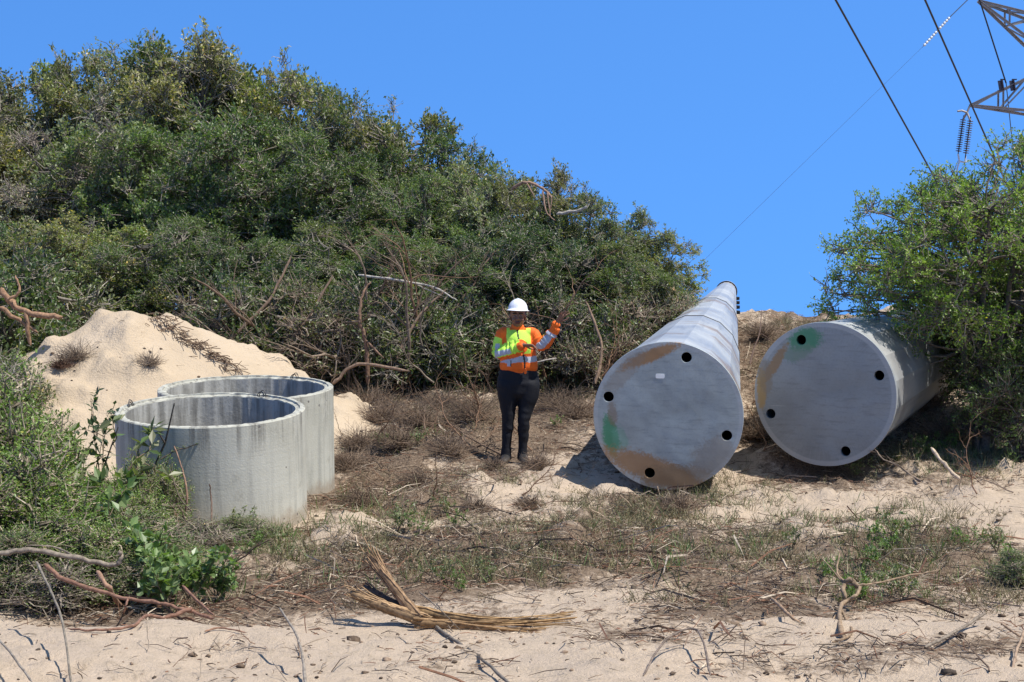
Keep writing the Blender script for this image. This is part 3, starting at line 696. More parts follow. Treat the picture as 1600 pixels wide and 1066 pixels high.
for i, (px, d, s, lb) in enumerate([(215, 10.2, 1.1, 'broad-leaved light green plant in the middle of the near shrubs'), (300, 9.75, .9, 'broad-leaved light green plant right of the shrubs, by the tangled roots'),
                      (262, 9.6, .95, 'broad-leaved light green plant left of the tangled roots'), (110, 11.0, 1.6, 'broad-leaved plant sprouting tall among the left shrubs'), (335, 9.9, .6, 'small broad-leaved plant at the right end of the near shrubs')]):
    x = (px-800)/F*d; plant_obj('broad_leaf_plant', PL_BROAD, (x, d, float(gz(x, d))), s, i*1.7, lb, 'plant', 'broad-leaved plants among the shrubs')
def sap(px, top, d, ms, H0, lb, rz=0):
    pt = P(px, top, d); g = float(gz(pt.x, d)); plant_obj('sapling', ms, (pt.x, d, g), (pt.z-g)/H0, rz, lb, 'sapling')
PL_SAP = plant_mesh(505, 1.5, 1, .035, [(.05, .08, .03), (.1, .12, .06)], .05, 9, .5, stem=(.1, .085, .075), r0=.015)
sap(150, 605, 12.4, PL_DARK, .9, 'dark-leaved sapling in front of the sand heap')
sap(105, 590, 12.0, PL_WEED2, .3*1.0, 'wispy sapling left of the dark-leaved one')
sap(228, 510, 12.9, PL_SAP, 1.5, 'tall thin bare-stemmed sapling at the left side of the near ring', 2.0)
sap(188, 640, 12.5, PL_SAP, 1.5, 'short wispy sapling touching the left side of the near ring', 4.0)
sap(60, 600, 12.6, PL_SAP, 1.5, 'thin sapling in front of the left end of the sand heap', 1.0)
sap(365, 775, 12.55, PL_WEED2, .3, 'small green plant at the right front of the near ring')
# green weeds on the cleared ground
for i, (px, py, s) in enumerate([(620, 825, 1), (650, 832, .8), (700, 800, .8), (715, 815, .7), (1335, 742, 1.1), (1375, 858, 1.3), (1400, 850, 1.2), (1360, 880, 1), (1390, 925, 1), (1350, 930, .9), (1410, 930, .8), (1580, 890, 1.3), (1560, 860, 1),
                               (1480, 700, 1.2), (1540, 700, 1.3), (1440, 705, 1.1), (1590, 690, 1.2), (1080, 745, 1.0), (1105, 755, .9), (1330, 930, .7), (560, 590, .9), (640, 595, .9), (700, 585, .9), (740, 575, .9), (650, 690, .8), (600, 690, .8),
                               (905, 600, .8), (870, 660, .7), (690, 905, .8), (720, 915, .7), (760, 905, .7), (1290, 900, .8), (1240, 850, .8), (400, 860, .9), (430, 850, .8), (1500, 850, 1)]):
    q = ghit(px, py+8); plant_obj('green_weed', PL_WEED if i % 2 else PL_WEED2, q, s, i*1.3, 'small green weed sprouting from the littered sandy ground', 'weed', 'small green weeds on the cleared ground')

# ================================================================== dead wood
def branch_nb(seed, L, r0, nsub=6, col=(.2, .15, .11), curl=.16, lvl=2, K=9, flat=.35):
    rs = np.random.RandomState(seed); nb = NB()
    def rec(p0, d, L, r, lv):
        p = wpath(rs, p0, d, L, K, curl); p[:, 2] = p0[2]+(p[:, 2]-p0[2])*1.0
        rr = np.linspace(r, r*.35, K); rr[-1] = r*.1
        nb.tubes(p[None], rr[None], np.array(col)*rs.uniform(.8, 1.2), 6 if lv == lvl else 4)
        if lv > 0:
            for j in range(nsub if lv == lvl else 3):
                t = rs.randint(2, K-1); dd = unit(p[t]-p[t-1])+rs.normal(0, .55, 3)*np.array([1, 1, flat*1.6])
                rec(p[t], dd, L*rs.uniform(.25, .5), rr[t]*.6, lv-1)
    rec(np.zeros(3), np.array([1, 0, .12]), L, r0, lvl)
    return nb.mesh('branch', [M_WOOD], True)
DB = [branch_nb(601, .8, .011, 6, (.23, .18, .14)), branch_nb(602, .6, .007, 7, (.30, .25, .2)), branch_nb(603, 1.0, .014, 6, (.17, .12, .09)), branch_nb(604, .5, .006, 5, (.36, .31, .25)),
      branch_nb(605, .9, .010, 9, (.24, .15, .1), .22), branch_nb(606, .7, .009, 8, (.14, .11, .09), .2)]
rb = random.Random(7)
zones = [  # (px0, px1, py0, py1, count, scale, label, group, tilt)
    (520, 940, 590, 720, 52, .9, 'dead brown branch in the brush between the rings and the left pole', 'dead branches on the mid ground', .15),
    (500, 920, 715, 810, 30, .7, 'dead brown branch on the dark litter right of the rings', 'dead branches right of the rings', .12),
    (1165, 1310, 505, 760, 34, .8, 'dead brown branch on the slope between the two poles', 'dead branches between the poles', .12),
    (420, 1560, 840, 960, 30, .55, 'thin dead stick lying on the dry ground cover', 'thin sticks behind the front sand', .12),
    (0, 1600, 975, 1066, 18, .3, 'thin dead stick lying on the pale front sand', 'thin sticks on the front sand', .10),
    (1380, 1600, 640, 780, 14, .9, 'grey dead branch beside the right pole under the tree', 'dead branches under the right tree', .35),
    (40, 400, 820, 945, 24, .7, 'grey dead branch tangled in the near left shrubs', 'dead branches in the left shrubs', .45),
    (430, 660, 500, 570, 28, 1.9, 'bare brown branch tangled before the thicket above the rings', 'bare branches tangled above the rings', .7),
    (860, 1000, 560, 680, 12, .9, 'dead branch left of the left pole', 'dead branches left of the left pole', .2),
    (330, 985, 480, 590, 50, 1.6, 'bare brown branch leaning in the felled edge of the thicket', 'bare branches in the thicket edge', .75)]
for zi, (x0, x1, y0, y1, cnt, s0, lb, gr, tilt) in enumerate(zones):
    for i in range(cnt):
        px, py = rb.uniform(x0, x1), rb.uniform(y0, y1)
        if zi in (7, 9):
            d = rb.uniform(19.9, 20.9); q = P(px, py, d); q.z = max(q.z, float(top_z(q.x, q.y)))
            s = s0*rb.uniform(.55, 1.15)
            s *= .6 if px > 880 else 1
            q.z = float(top_z(q.x, q.y))+rb.uniform(0, .85 if 480 < px < 880 else .3)
        else:
            q = ghit(px, py); s = s0*rb.uniform(.5, 1.2)
            q.z = float(top_z(q.x, q.y))+.01
            if math.hypot(q.x+2.48, q.y-13.75) < .95 or math.hypot(q.x+2.45, q.y-15.35) < .95: continue
        o = link('dead_branch', DB[rb.randrange(len(DB))]); o.location = q; o.scale = (s, s, s)
        o.rotation_euler = (rb.uniform(-.6, .6), -rb.uniform(-.02, tilt*2), rb.uniform(0, 6.28)); tag(o, lb, 'dead branch', gr)

# named fallen wood of the foreground; paths in photo pixels at a distance, tied to the ground
def wood(name, paths, col, label, cat='branch', sides=8, knots=True):
    nb = NB(); rs = np.random.RandomState(len(label)*7+len(paths))
    for (pts, r0, r1) in paths:
        W = []
        for (px, py, lift) in pts:
            if lift is None or lift < 3: q = ghit(px, py); q = Vector((q.x, q.y, q.z+(lift or 0)+r0*.5))
            else: q = P(px, py, lift)
            W.append(np.array(q))
        W = np.array(W); k = len(W); t = np.linspace(0, k-1, (k-1)*6+1); i0 = np.minimum(t.astype(int), k-2); f = (t-i0)[:, None]
        # Catmull-Rom through the points
        g = lambda i: W[np.clip(i, 0, k-1)]
        p0, p1, p2, p3 = g(i0-1), g(i0), g(i0+1), g(i0+2)
        C_ = .5*((2*p1)+(-p0+p2)*f+(2*p0-5*p1+4*p2-p3)*f**2+(-p0+3*p1-3*p2+p3)*f**3)
        C_[1:-1] += rs.normal(0, r0*.22, C_[1:-1].shape)
        rr = np.linspace(r0, r1, len(C_))*rs.uniform(.85, 1.18, len(C_)); rr[-1] *= .3; rr[0] *= .5
        nb.tubes(C_[None], rr[None], np.array(col)*rs.uniform(.85, 1.15), sides)
    return tag(link(name, nb.mesh(name, [M_WOOD], True)), label, cat)
RED = (.29, .165, .12); GREY = (.25, .21, .17)
wood('fallen_branch', [([(70, 882, 9.1), (100, 905, 9.05), (180, 932, 9.0), (250, 943, 8.95), (300, 957, 8.9), (335, 966, 8.8)], .012, .009),
     ([(300, 950, 8.9), (260, 965, 8.8), (230, 962, 8.7), (205, 985, .01), (150, 992, .01), (105, 988, .01)], .012, .005), ([(285, 915, 9.3), (310, 940, 9.1), (335, 962, 8.8)], .008, .006),
     ([(200, 935, 9.0), (196, 950, 8.9), (192, 962, .0)], .006, .004)], RED, 'reddish stripped branch lying at the edge of the front sand, left')
wood('fallen_branch', [([(-20, 868, 9.4), (20, 862, 9.4), (60, 860, 9.4), (120, 872, 9.4), (170, 882, 9.4), (188, 878, 9.4), (187, 860, 9.4)], .015, .012),
     ([(120, 872, 9.4), (85, 855, 9.5), (40, 852, 9.5)], .006, .003)], GREY, 'thick grey-brown branch at the left edge above the red branch')
wood('fallen_branch', [([(152, 893, 9.3), (170, 920, 9.2), (190, 952, .0)], .012, .014)], (.32, .2, .14), 'short cut brown stake leaning behind the red branch')
wood('thin_stick', [([(57, 878, 8.3), (80, 925, 8.0), (98, 975, 7.7), (113, 1080, 7.3)], .007, .005)], (.27, .24, .2), 'thin grey stick standing upright across the front sand, left', 'stick')
wood('thin_stick', [([(437, 950, 7.9), (462, 990, 7.7), (473, 1030, 7.5), (478, 1085, 7.2)], .005, .007)], (.25, .22, .19), 'thin curved grey stick standing left of the splintered log', 'stick')
wood('thin_stick', [([(-10, 990, 7.6), (20, 1025, 7.4), (50, 1066, 7.2)], .006, .005)], (.25, .22, .19), 'thin grey stick in the bottom left corner', 'stick')
wood('thin_stick', [([(672, 978, .01), (710, 1005, .01), (750, 1035, .01), (800, 1078, .01)], .010, .007)], (.24, .21, .18), 'straight grey stick running forward from the splintered log', 'stick')
wood('thin_stick', [([(320, 992, .01), (345, 986, .01), (385, 995, .01)], .006, .004)], (.33, .2, .14), 'short curved reddish twig on the front sand', 'stick')
wood('thin_stick', [([(655, 925, 8.9), (690, 955, 8.6), (720, 990, .01)], .004, .003)], GREY, 'thin grey stick leaning over the splintered log', 'stick')
wood('root_snag', [([(1312, 865, 9.8), (1308, 895, 9.7), (1325, 912, 9.6), (1342, 915, 9.6), (1338, 930, 9.5), (1315, 945, 9.4), (1312, 975, .0), (1318, 1000, .0)], .005, .014),
     ([(1335, 915, 9.6), (1360, 912, 9.6), (1420, 900, 9.8), (1470, 890, 9.9)], .008, .003), ([(1325, 920, 9.6), (1300, 890, 9.7), (1280, 868, 9.8)], .006, .002), ([(1312, 950, 9.4), (1330, 990, .0), (1300, 1005, .0)], .010, .005),
     ([(1312, 955, 9.4), (1290, 985, .0)], .008, .004), ([(1340, 918, 9.6), (1330, 905, 9.6), (1318, 915, 9.6), (1322, 935, 9.5)], .016, .012)], (.30, .22, .15), 'twisted brown root snag rising from the ground at the right', 'root')
wood('thin_stick', [([(1445, 1020, .02), (1490, 1000, .03), (1540, 978, .06)], .007, .008)], GREY, 'grey-brown stick lying on the sand in the right foreground', 'stick')
wood('thin_stick', [([(1205, 958, .08), (1225, 966, .03), (1250, 978, .0)], .010, .008)], (.36, .25, .17), 'short brown stick behind the front sand, left of the root snag', 'stick')
wood('thin_stick', [([(1005, 1060, .0), (1040, 1030, .08), (1090, 1022, .10), (1110, 1066, .02)], .005, .006)], (.25, .2, .17), 'bowed thin branch arching over the front sand', 'stick')
wood('thin_stick', [([(1600, 985, 8.0), (1585, 1030, 7.7), (1578, 1075, 7.4)], .007, .006), ([(1565, 975, 8.0), (1595, 995, 8.0)], .007, .006)], (.3, .22, .16), 'forked brown stick at the right edge of the front sand', 'stick')
wood('thin_stick', [([(1190, 484, 19.5), (1187, 520, 19), (1178, 545, 18.8), (1172, 570, 18.6)], .004, .012), ([(1187, 520, 19), (1210, 535, 19)], .006, .003)], (.16, .11, .09), 'dark upright stick on the slope between the poles', 'stick')
wood('thin_stick', [([(1455, 700, 15.3), (1475, 725, 15.1), (1500, 750, 15)], .014, .018)], (.5, .4, .3), 'pale stripped stake leaning right of the right pole', 'stick')
wood('thin_stick', [([(272, 697, 12.6), (285, 735, 12.5), (292, 770, 12.4), (290, 800, 12.4)], .005, .009)], (.3, .19, .14), 'reddish bare stem before the near ring, left of centre', 'stick')
wood('thin_stick', [([(327, 756, 12.5), (330, 780, 12.5), (331, 815, 12.4)], .006, .006)], (.2, .14, .11), 'short dark stem before the near ring', 'stick')
wood('thin_stick', [([(265, 730, 12.6), (280, 775, 12.4), (300, 800, 12.3)], .004, .006)], (.15, .12, .1), 'dark thin leaning stem before the near ring', 'stick')
# torn branches in the edge of the thicket
PALEW = (.42, .33, .24)
wood('torn_branch', [([(1020, 470, 22.0), (1035, 458, 22.0), (1055, 452, 22.0)], .05, .035), ([(1052, 445, 22), (1050, 470, 22), (1055, 490, 22)], .02, .008), ([(1055, 453, 22), (1058, 475, 22)], .015, .006), ([(990, 480, 22), (1020, 470, 22)], .03, .05)], (.5, .34, .2), 'torn pale branch with shredded bark at the right end of the thicket')
wood('torn_branch', [([(800, 296, 21.5), (822, 284, 21.4), (850, 296, 21.4), (862, 310, 21.3)], .022, .014), ([(822, 284, 21.4), (836, 310, 21.3)], .013, .006), ([(848, 298, 21.3), (853, 330, 21.2), (868, 345, 21.2)], .014, .005), ([(855, 300, 21.3), (860, 340, 21.2)], .012, .005), ([(862, 310, 21.3), (858, 345, 21.2)], .008, .003)], (.30, .2, .15), 'broken brown branch with hanging bark on top of the thicket')
wood('torn_branch', [([(870, 335, 21.4), (900, 330, 21.3), (918, 322, 21.2)], .022, .018)], (.45, .41, .36), 'thick pale grey branch end lying on top of the thicket')
wood('bare_branch', [([(560, 430, 20.5), (620, 438, 20.2), (680, 450, 20.1), (715, 470, 20.0)], .018, .007), ([(640, 440, 20.2), (690, 462, 20.1)], .01, .005)], (.45, .42, .38), 'long pale grey bare branch across the thicket left of the worker')
wood('bare_branch', [([(575, 600, 19.8), (572, 540, 19.8), (562, 500, 19.8), (566, 462, 19.9), (580, 440, 20)], .03, .010), ([(570, 530, 19.8), (600, 560, 19.6)], .015, .008)], (.22, .14, .10), 'curved brown bare trunk standing in the thicket edge')
wood('bare_branch', [([(800, 600, 19.5), (815, 575, 19.4), (845, 565, 19.3), (870, 560, 19.3)], .012, .008)], (.45, .4, .34), 'pale bare branches just behind the worker')
wood('bare_branch', [([(0, 450, 17.9), (20, 475, 17.9), (50, 490, 17.8), (98, 495, 17.8)], .035, .03), ([(40, 488, 17.8), (48, 540, 17.8)], .03, .02), ([(10, 470, 17.8), (30, 455, 17.8), (24, 430, 17.8)], .02, .01), ([(0, 480, 17.8), (30, 500, 17.8), (60, 520, 17.8)], .028, .012)], (.36, .22, .14), 'orange-brown torn branches at the left edge beside the sand heap')
for i, (a, b, c, lb) in enumerate([((430, 560, 20.2), (480, 500, 20.2), (520, 430, 20.3), 'leaning brown trunk at the thicket edge behind the rings'), ((620, 560, 20.0), (650, 500, 20.1), (700, 450, 20.2), 'slender leaning trunk left of the worker'),
                     ((360, 530, 20.2), (420, 470, 20.3), (455, 400, 20.5), 'slender brown trunk above the sand heap'), ((990, 540, 21.4), (995, 500, 21.3), (985, 470, 21.4), 'reddish stump standing at the right end of the thicket'),
                     ((520, 600, 19.4), (560, 570, 19.4), (640, 580, 19.2), 'low bowed branch at the thicket foot'), ((930, 600, 20.0), (940, 540, 20.2), (915, 470, 20.4), 'slender branch leaning right of the worker')]):
    wood('bare_branch', [([a, b, c], .024, .012)], (.27, .19, .14), lb)

# the splintered orange log: bundles of torn fibres
def splinter_log():
    root = empty('splintered_log', ghit(650, 968)); tag(root, 'splintered orange-brown log with torn fibres at the edge of the front sand', 'log')
    inv = root.matrix_basis.inverted()
    rs = np.random.RandomState(9); DD = ghit(680, 982).y-8.72
    def bundle(name, pts, R0, R1, nf, r, col, fray):
        W = np.array([np.array(inv @ P(p[0], p[1], p[2]+DD)) for p in pts]); K = 15
        t = np.linspace(0, len(W)-1, K); i0 = np.minimum(t.astype(int), len(W)-2); f = (t-i0)[:, None]; C_ = W[i0]*(1-f)+W[i0+1]*f
        for _ in range(2): C_[1:-1] = (C_[:-2]+2*C_[1:-1]+C_[2:])/4
        nb = NB(); Rr = np.linspace(R0, R1, K)
        # solid core, then strands on it
        core = Rr*.88*rs.uniform(.9, 1.1, K); core[-1] = .004; core[0] = .004
        nb.tubes(C_[None], core[None], np.array(col)*.8, 9)
        for j in range(nf):
            a = rs.uniform(0, 2*PI); rad = R0*rs.uniform(.78, 1.02)
            off = np.stack([np.cos(a+t*.12)*Rr/R0*rad, np.cos(a*1.7)*.4*rad*Rr/R0, np.sin(a+t*.12)*Rr/R0*rad], 1)
            ln = rs.uniform(.55, 1.0); kk = int(K*ln) if rs.rand() < .5 else K
            path = C_+off+rs.normal(0, .0025, (K, 3)); fr = np.linspace(0, 1, K)[:, None]**3*rs.normal(0, fray, 3)
            path = path+fr
            nb.tubes(path[None, :max(4, kk)], np.linspace(r, r*.5, K)[None, :max(4, kk)]*rs.uniform(.6, 1.4), np.array(col)*rs.uniform(.6, 1.35), 5)
        link(name, nb.mesh(name, [M_WOOD], True), root)
    OR = (.38, .25, .13)
    bundle('upright_splinter', [(655, 968, 8.75), (625, 930, 8.85), (598, 895, 8.9), (572, 862, 8.95)], .036, .016, 36, .0055, (.34, .225, .135), .03)
    bundle('torn_stub', [(665, 970, 8.75), (620, 955, 8.8), (585, 942, 8.85), (545, 925, 8.9)], .038, .022, 32, .0055, (.40, .27, .155), .03)
    bundle('dark_splinter', [(640, 955, 8.85), (600, 935, 8.9), (568, 915, 8.95)], .018, .01, 8, .007, (.12, .09, .08), .01)
    bundle('root_bundle', [(640, 952, 8.85), (690, 962, 8.8), (750, 970, 8.75), (820, 972, 8.75), (895, 966, 8.8)], .032, .006, 28, .0055, OR, .03)
    bundle('root_bundle', [(650, 972, 8.7), (700, 975, 8.7), (770, 982, 8.65), (860, 988, 8.65)], .026, .007, 18, .006, (.34, .22, .12), .04)
splinter_log()

# ================================================================== litter, dry scrub, clods (uncountable)
def scatter(n, y0, y1, seed):
    rs = np.random.RandomState(seed)
    y = y0+(y1-y0)*rs.uniform(0, 1, n)**1.0; hw = y*.325+.3
    x = rs.uniform(-1, 1, n)*hw
    return x, y, rs
def clear_of(x, y):
    ok = ((x+2.48)**2+(y-13.75)**2 > .83**2) & ((x+2.45)**2+(y-15.35)**2 > .86**2)
    return ok
# 1 twig litter
x, y, rs = scatter(190000, 7.0, 27.5, 1)
z = gz(x, y); mu = mulch(x, y, z)
w_ = (np.clip(mu, 0, 1)**1.5*1.3+.04)*np.clip(y/14, .35, 1)*np.clip(.85+2.4*fbm(x*1.8, y*1.8, 66, 4), .15, 1.5)*(.85+.15*sstep(8.4, 9.2, y))
k_ = (rs.rand(len(x)) < w_) & clear_of(x, y); x, y, z = x[k_], y[k_], z[k_]; n = len(x)
hp = heap_h(x, y) > .05; kk = ~(hp & (rs.rand(n) > .02)); x, y, z = x[kk], y[kk], z[kk]; n = len(x); z = top_z(x, y)
a = rs.uniform(0, 2*PI, n); L = rs.gamma(1.5, .040, n)+.015; lg = rs.rand(n) < .012; L[lg] = rs.uniform(.18, .55, lg.sum()); tl = rs.normal(0, .18, n)
d = np.stack([np.cos(a)*np.cos(tl), np.sin(a)*np.cos(tl), np.sin(tl)], 1)
p0 = np.stack([x, y, z+.008+np.abs(tl)*L*.5], 1); mid = rs.normal(0, .08, (n, 3))*L[:, None]; mid[:, 2] = np.abs(mid[:, 2])
paths = np.stack([p0-d*L[:, None]/2, p0+mid, p0+d*L[:, None]/2], 1)
colr = np.array([(.17, .12, .09), (.30, .23, .17), (.09, .065, .05), (.50, .42, .33), (.22, .12, .08)])[rs.randint(0, 5, n)]*rs.uniform(.7, 1.3, (n, 1))
nb = NB(); nb.tubes(paths, (np.where(lg, 2.2, 1)[:, None]*rs.uniform(.0010, .0036, n)[:, None]*np.array([1, 1, .5])[None]), colr, 3)
tag(link('twig_litter', nb.mesh('twig_litter', [M_WOOD])), 'brown broken twigs and bark chips scattered over the ground', 'litter', kind='stuff')
# 2 dry scrub mats
SCR = [(700, 875, 300, 40, 1), (1030, 850, 300, 42, 1), (1450, 850, 130, 50, .9), (1020, 790, 130, 25, 1), (620, 650, 150, 50, .6), (1100, 760, 60, 18, .9), (1000, 800, 90, 20, .8), (640, 590, 330, 20, 1), (890, 600, 70, 40, .8),
       (420, 850, 60, 30, .9), (1500, 700, 110, 45, 1), (1200, 640, 50, 110, .6), (760, 640, 60, 40, .7), (1300, 860, 120, 30, .7), (560, 930, 90, 15, .5), (1270, 940, 300, 16, .35), (680, 760, 200, 20, .35), (1560, 930, 80, 25, .6), (1240, 515, 90, 14, .9)]
x, y, rs = scatter(42000, 9.0, 28, 2); z = gz(x, y); px, py = topix(x, y, z)
dn = sum(wt*np.exp(-(((px-a_)/rx)**2+((py-b_)/ry)**2)**1.5) for (a_, b_, rx, ry, wt) in SCR)*np.clip(.55+3.2*fbm(x*2.2, y*2.2, 81, 4), 0.03, 1.4)
k_ = (rs.rand(len(x)) < np.clip(dn, 0, 1)*.5*np.clip(y/15, .6, 1.2)) & clear_of(x, y) & (heap_h(x, y) < 0); x, y, z = x[k_], y[k_], z[k_]; n = len(x)
per = 9; N_ = n*per
bx = np.repeat(x, per)+rs.normal(0, .03, N_); by = np.repeat(y, per)+rs.normal(0, .03, N_); bz = gz(bx, by)
hgt = np.repeat(rs.uniform(.04, .13, n), per)*rs.uniform(.5, 1.2, N_)
an = rs.uniform(0, 2*PI, N_); sp = rs.uniform(.2, 1.1, N_)
d = np.stack([np.cos(an)*sp, np.sin(an)*sp, np.ones(N_)], 1)
b0 = np.stack([bx, by, bz-.01], 1); e0 = b0+d*hgt[:, None]; m0 = (b0+e0)/2+rs.normal(0, .012, (N_, 3))
hue = np.clip(fbm(np.repeat(x, per)*1.2, np.repeat(y, per)*1.2, 91, 3)+.5+rs.normal(0, .12, N_), 0, 1)[:, None]
cb = np.array([(.22, .155, .115)])*(1-hue)+np.array([(.185, .20, .095)])*hue
cb = cb*rs.uniform(.6, 1.4, (N_, 1))
nb = NB(); nb.tubes(np.stack([b0, m0, e0], 1), np.array([.0022, .0018, .001])[None], cb, 3, m=0)
ids = rs.randint(0, N_, N_*2); u = rs.uniform(.4, 1, (len(ids), 1)); lp = b0[ids]*(1-u)+e0[ids]*u+rs.normal(0, .006, (len(ids), 3))
nb.leaves(lp, unit(rs.normal(0, 1, lp.shape)), unit(rs.normal(0, 1, lp.shape)), rs.uniform(.008, .02, len(ids)), rs.uniform(.004, .009, len(ids)), cb[ids]*rs.uniform(.8, 1.3, (len(ids), 1)), m=1)
tag(link('dry_scrub', nb.mesh('dry_scrub', [M_WOOD, M_DRY])), 'low brown dried scrub and grass covering the sandy ground', 'dry scrub', kind='stuff')
# 3 grass blades with green in them
x, y, rs = scatter(26000, 9.0, 27, 3); z = gz(x, y); px, py = topix(x, y, z)
GR = [(1500, 690, 110, 40, 1), (1480, 715, 90, 20, 1), (640, 800, 120, 20, .5), (560, 830, 60, 15, .5), (1000, 870, 300, 30, .25), (660, 590, 340, 18, .9), (430, 850, 60, 30, .6), (1380, 860, 80, 50, .6), (1380, 925, 80, 20, .5), (1080, 790, 140, 20, .3), (700, 905, 120, 15, .4), (1240, 860, 200, 40, .2), (880, 600, 60, 30, .5), (640, 690, 90, 20, .3), (330, 915, 90, 18, .6)]
dn = sum(wt*np.exp(-((px-a_)/rx)**2-((py-b_)/ry)**2) for (a_, b_, rx, ry, wt) in GR)
k_ = (rs.rand(len(x)) < dn*.6) & clear_of(x, y) & (heap_h(x, y) < 0); x, y, z = x[k_], y[k_], z[k_]; n = len(x); per = 7; N_ = n*per
bx = np.repeat(x, per)+rs.normal(0, .02, N_); by = np.repeat(y, per)+rs.normal(0, .02, N_); bz = gz(bx, by)
L = rs.uniform(.05, .2, N_); d = unit(np.stack([rs.normal(0, .5, N_), rs.normal(0, .5, N_), np.ones(N_)], 1))
nb = NB(); cc = np.where(rs.rand(N_, 1) < .55, np.array([(.10, .16, .04)]), np.array([(.30, .26, .15)]))*rs.uniform(.7, 1.3, (N_, 1))
nb.leaves(np.stack([bx, by, bz-.01], 1), d, unit(rs.normal(0, 1, (N_, 3))), L, L*0+.006, cc)
tag(link('grass', nb.mesh('grass', [M_DRY])), 'sparse green and straw coloured grass on the sand', 'grass', kind='stuff')
# 4 clods on the sand
x, y, rs = scatter(2600, 7.0, 18, 4); z = gz(x, y); mu = mulch(x, y, z); k_ = clear_of(x, y) & (rs.rand(len(x)) < .5); x, y = x[k_], y[k_]; z = top_z(x, y); n = len(x)
ico = np.array([(0, 0, 1), (.9, 0, .3), (.28, .85, .3), (-.72, .53, .35), (-.7, -.55, .25), (.3, -.85, .3), (.7, .5, -.4), (-.3, .85, -.4), (-.9, 0, -.4), (-.25, -.85, -.45), (.7, -.5, -.4), (0, 0, -.9)])
tri = np.array([(0, 1, 2), (0, 2, 3), (0, 3, 4), (0, 4, 5), (0, 5, 1), (1, 6, 2), (2, 7, 3), (3, 8, 4), (4, 9, 5), (5, 10, 1), (6, 7, 2), (7, 8, 3), (8, 9, 4), (9, 10, 5), (10, 6, 1), (11, 7, 6), (11, 8, 7), (11, 9, 8), (11, 10, 9), (11, 6, 10)])
sz = rs.gamma(1.5, .004, n)+.004
V = ico[None]*(sz[:, None, None]*rs.uniform(.6, 1.4, (n, 12, 1)))*np.array([1.2, 1.1, .7])+np.stack([x, y, z+sz*.3], 1)[:, None]
T = (tri[None]+(np.arange(n)*12)[:, None, None]).reshape(-1, 3)
nb = NB(); nb.add(V.reshape(-1, 3), T=T, C=np.repeat(np.array([(.15, .11, .08), (.3, .22, .16), (.09, .07, .055)])[rs.randint(0, 3, n)], 12, 0))
tag(link('soil_clods', nb.mesh('soil_clods', [M_WOOD], True)), 'small dark clods scattered over the pale sand', 'clods', kind='stuff')
# dry tufts and the trail of debris on the heap
def tuft(seed, n, L, col):
    rs = np.random.RandomState(seed); nb = NB()
    d = unit(np.stack([rs.normal(0, 1, n), rs.normal(0, .7, n), np.abs(rs.normal(.3, .5, n))], 1)); s = rs.normal(0, L*.18, (n, 3)); s[:, 2] = np.abs(s[:, 2])*.5
    e = s+d*(L*rs.uniform(.4, 1, n))[:, None]; m = (s+e)/2+rs.normal(0, L*.1, (n, 3))
    nb.tubes(np.stack([s, m, e], 1), np.array([.003, .002, .001])[None], np.array(col)*rs.uniform(.6, 1.4, (n, 1)), 3)
    return nb.mesh('tuft', [M_WOOD])
for (px, py, d, L, col, lb) in [(118, 563, 17.3, .26, (.22, .17, .13), 'grey-brown dry tuft on the left face of the sand heap'), (96, 575, 17.2, .16, (.13, .08, .06), 'dark brown root clump beside the dry tuft on the sand heap'),
                             (232, 572, 17.2, .20, (.30, .24, .19), 'pale dry tuft on the sand heap behind the sapling')]:
    q = P(px, py, d); ys = np.arange(15.5, 19, .02); rr = [(P(px, py, yy).z-float(top_z(P(px, py, yy).x, yy)), yy) for yy in ys]
    yy = next((b for a_, b in rr if a_ < 0), d); q = P(px, py, yy)
    tag(link('dry_tuft', tuft(int(px), 260, L, col), loc=q), lb, 'dry tuft', 'dry tufts on the sand heap')
for (px, py, lb, L) in [(650, 668, 'dense dry brush clump behind the worker, left', .4), (600, 660, 'dry root tangle right of the rings', .4), (840, 735, 'dry brush tangle before the worker, right', .22), (770, 735, 'dry twig tangle at the feet of the worker', .17),
                    (565, 790, 'grey twig heap right of the near ring', .22), (745, 800, 'grey dry bush stub on the mid sand', .16), (825, 795, 'grey dry tuft before the left pole', .15), (345, 815, 'grey twig heap at the foot of the near ring', .28),
                    (545, 735, 'reddish twig bundle by the far ring', .3), (900, 655, 'brown root tangle left of the left pole', .4), (870, 640, 'brown root tangle behind the worker, right', .36), (1440, 640, 'bare grey thorn bush right of the right pole', .5), (1480, 690, 'grey thorn bush under the right tree', .45), (575, 640, 'brush heap right of the far ring', .42), (690, 640, 'brush heap left of the worker, on the mid slope', .38), (735, 655, 'dark brush heap directly left of the worker', .42), (620, 700, 'low brush heap between the rings and the worker', .34), (700, 712, 'low dry brush heap left of the feet of the worker', .3), (930, 600, 'brush heap on the slope by the left pole', .36), (560, 700, 'reddish brush heap close to the far ring', .32), (1185, 690, 'brush heap in the gap between the two poles', .3), (1230, 560, 'brush heap high on the slope between the poles', .35), (1190, 530, 'brush heap near the crest by the left pole', .35), (650, 760, 'flat twig heap on the dark litter', .22), (1060, 800, 'dry clump in front of the left pole', .22)]:
    tag(link('twig_tangle', tuft(int(px+py), 420, L, (.24, .18, .135)), loc=ghit(px, py)), lb, 'twig tangle', 'tangles of dry twigs on the ground')
nb = NB(); rs = np.random.RandomState(77)
lnp = []
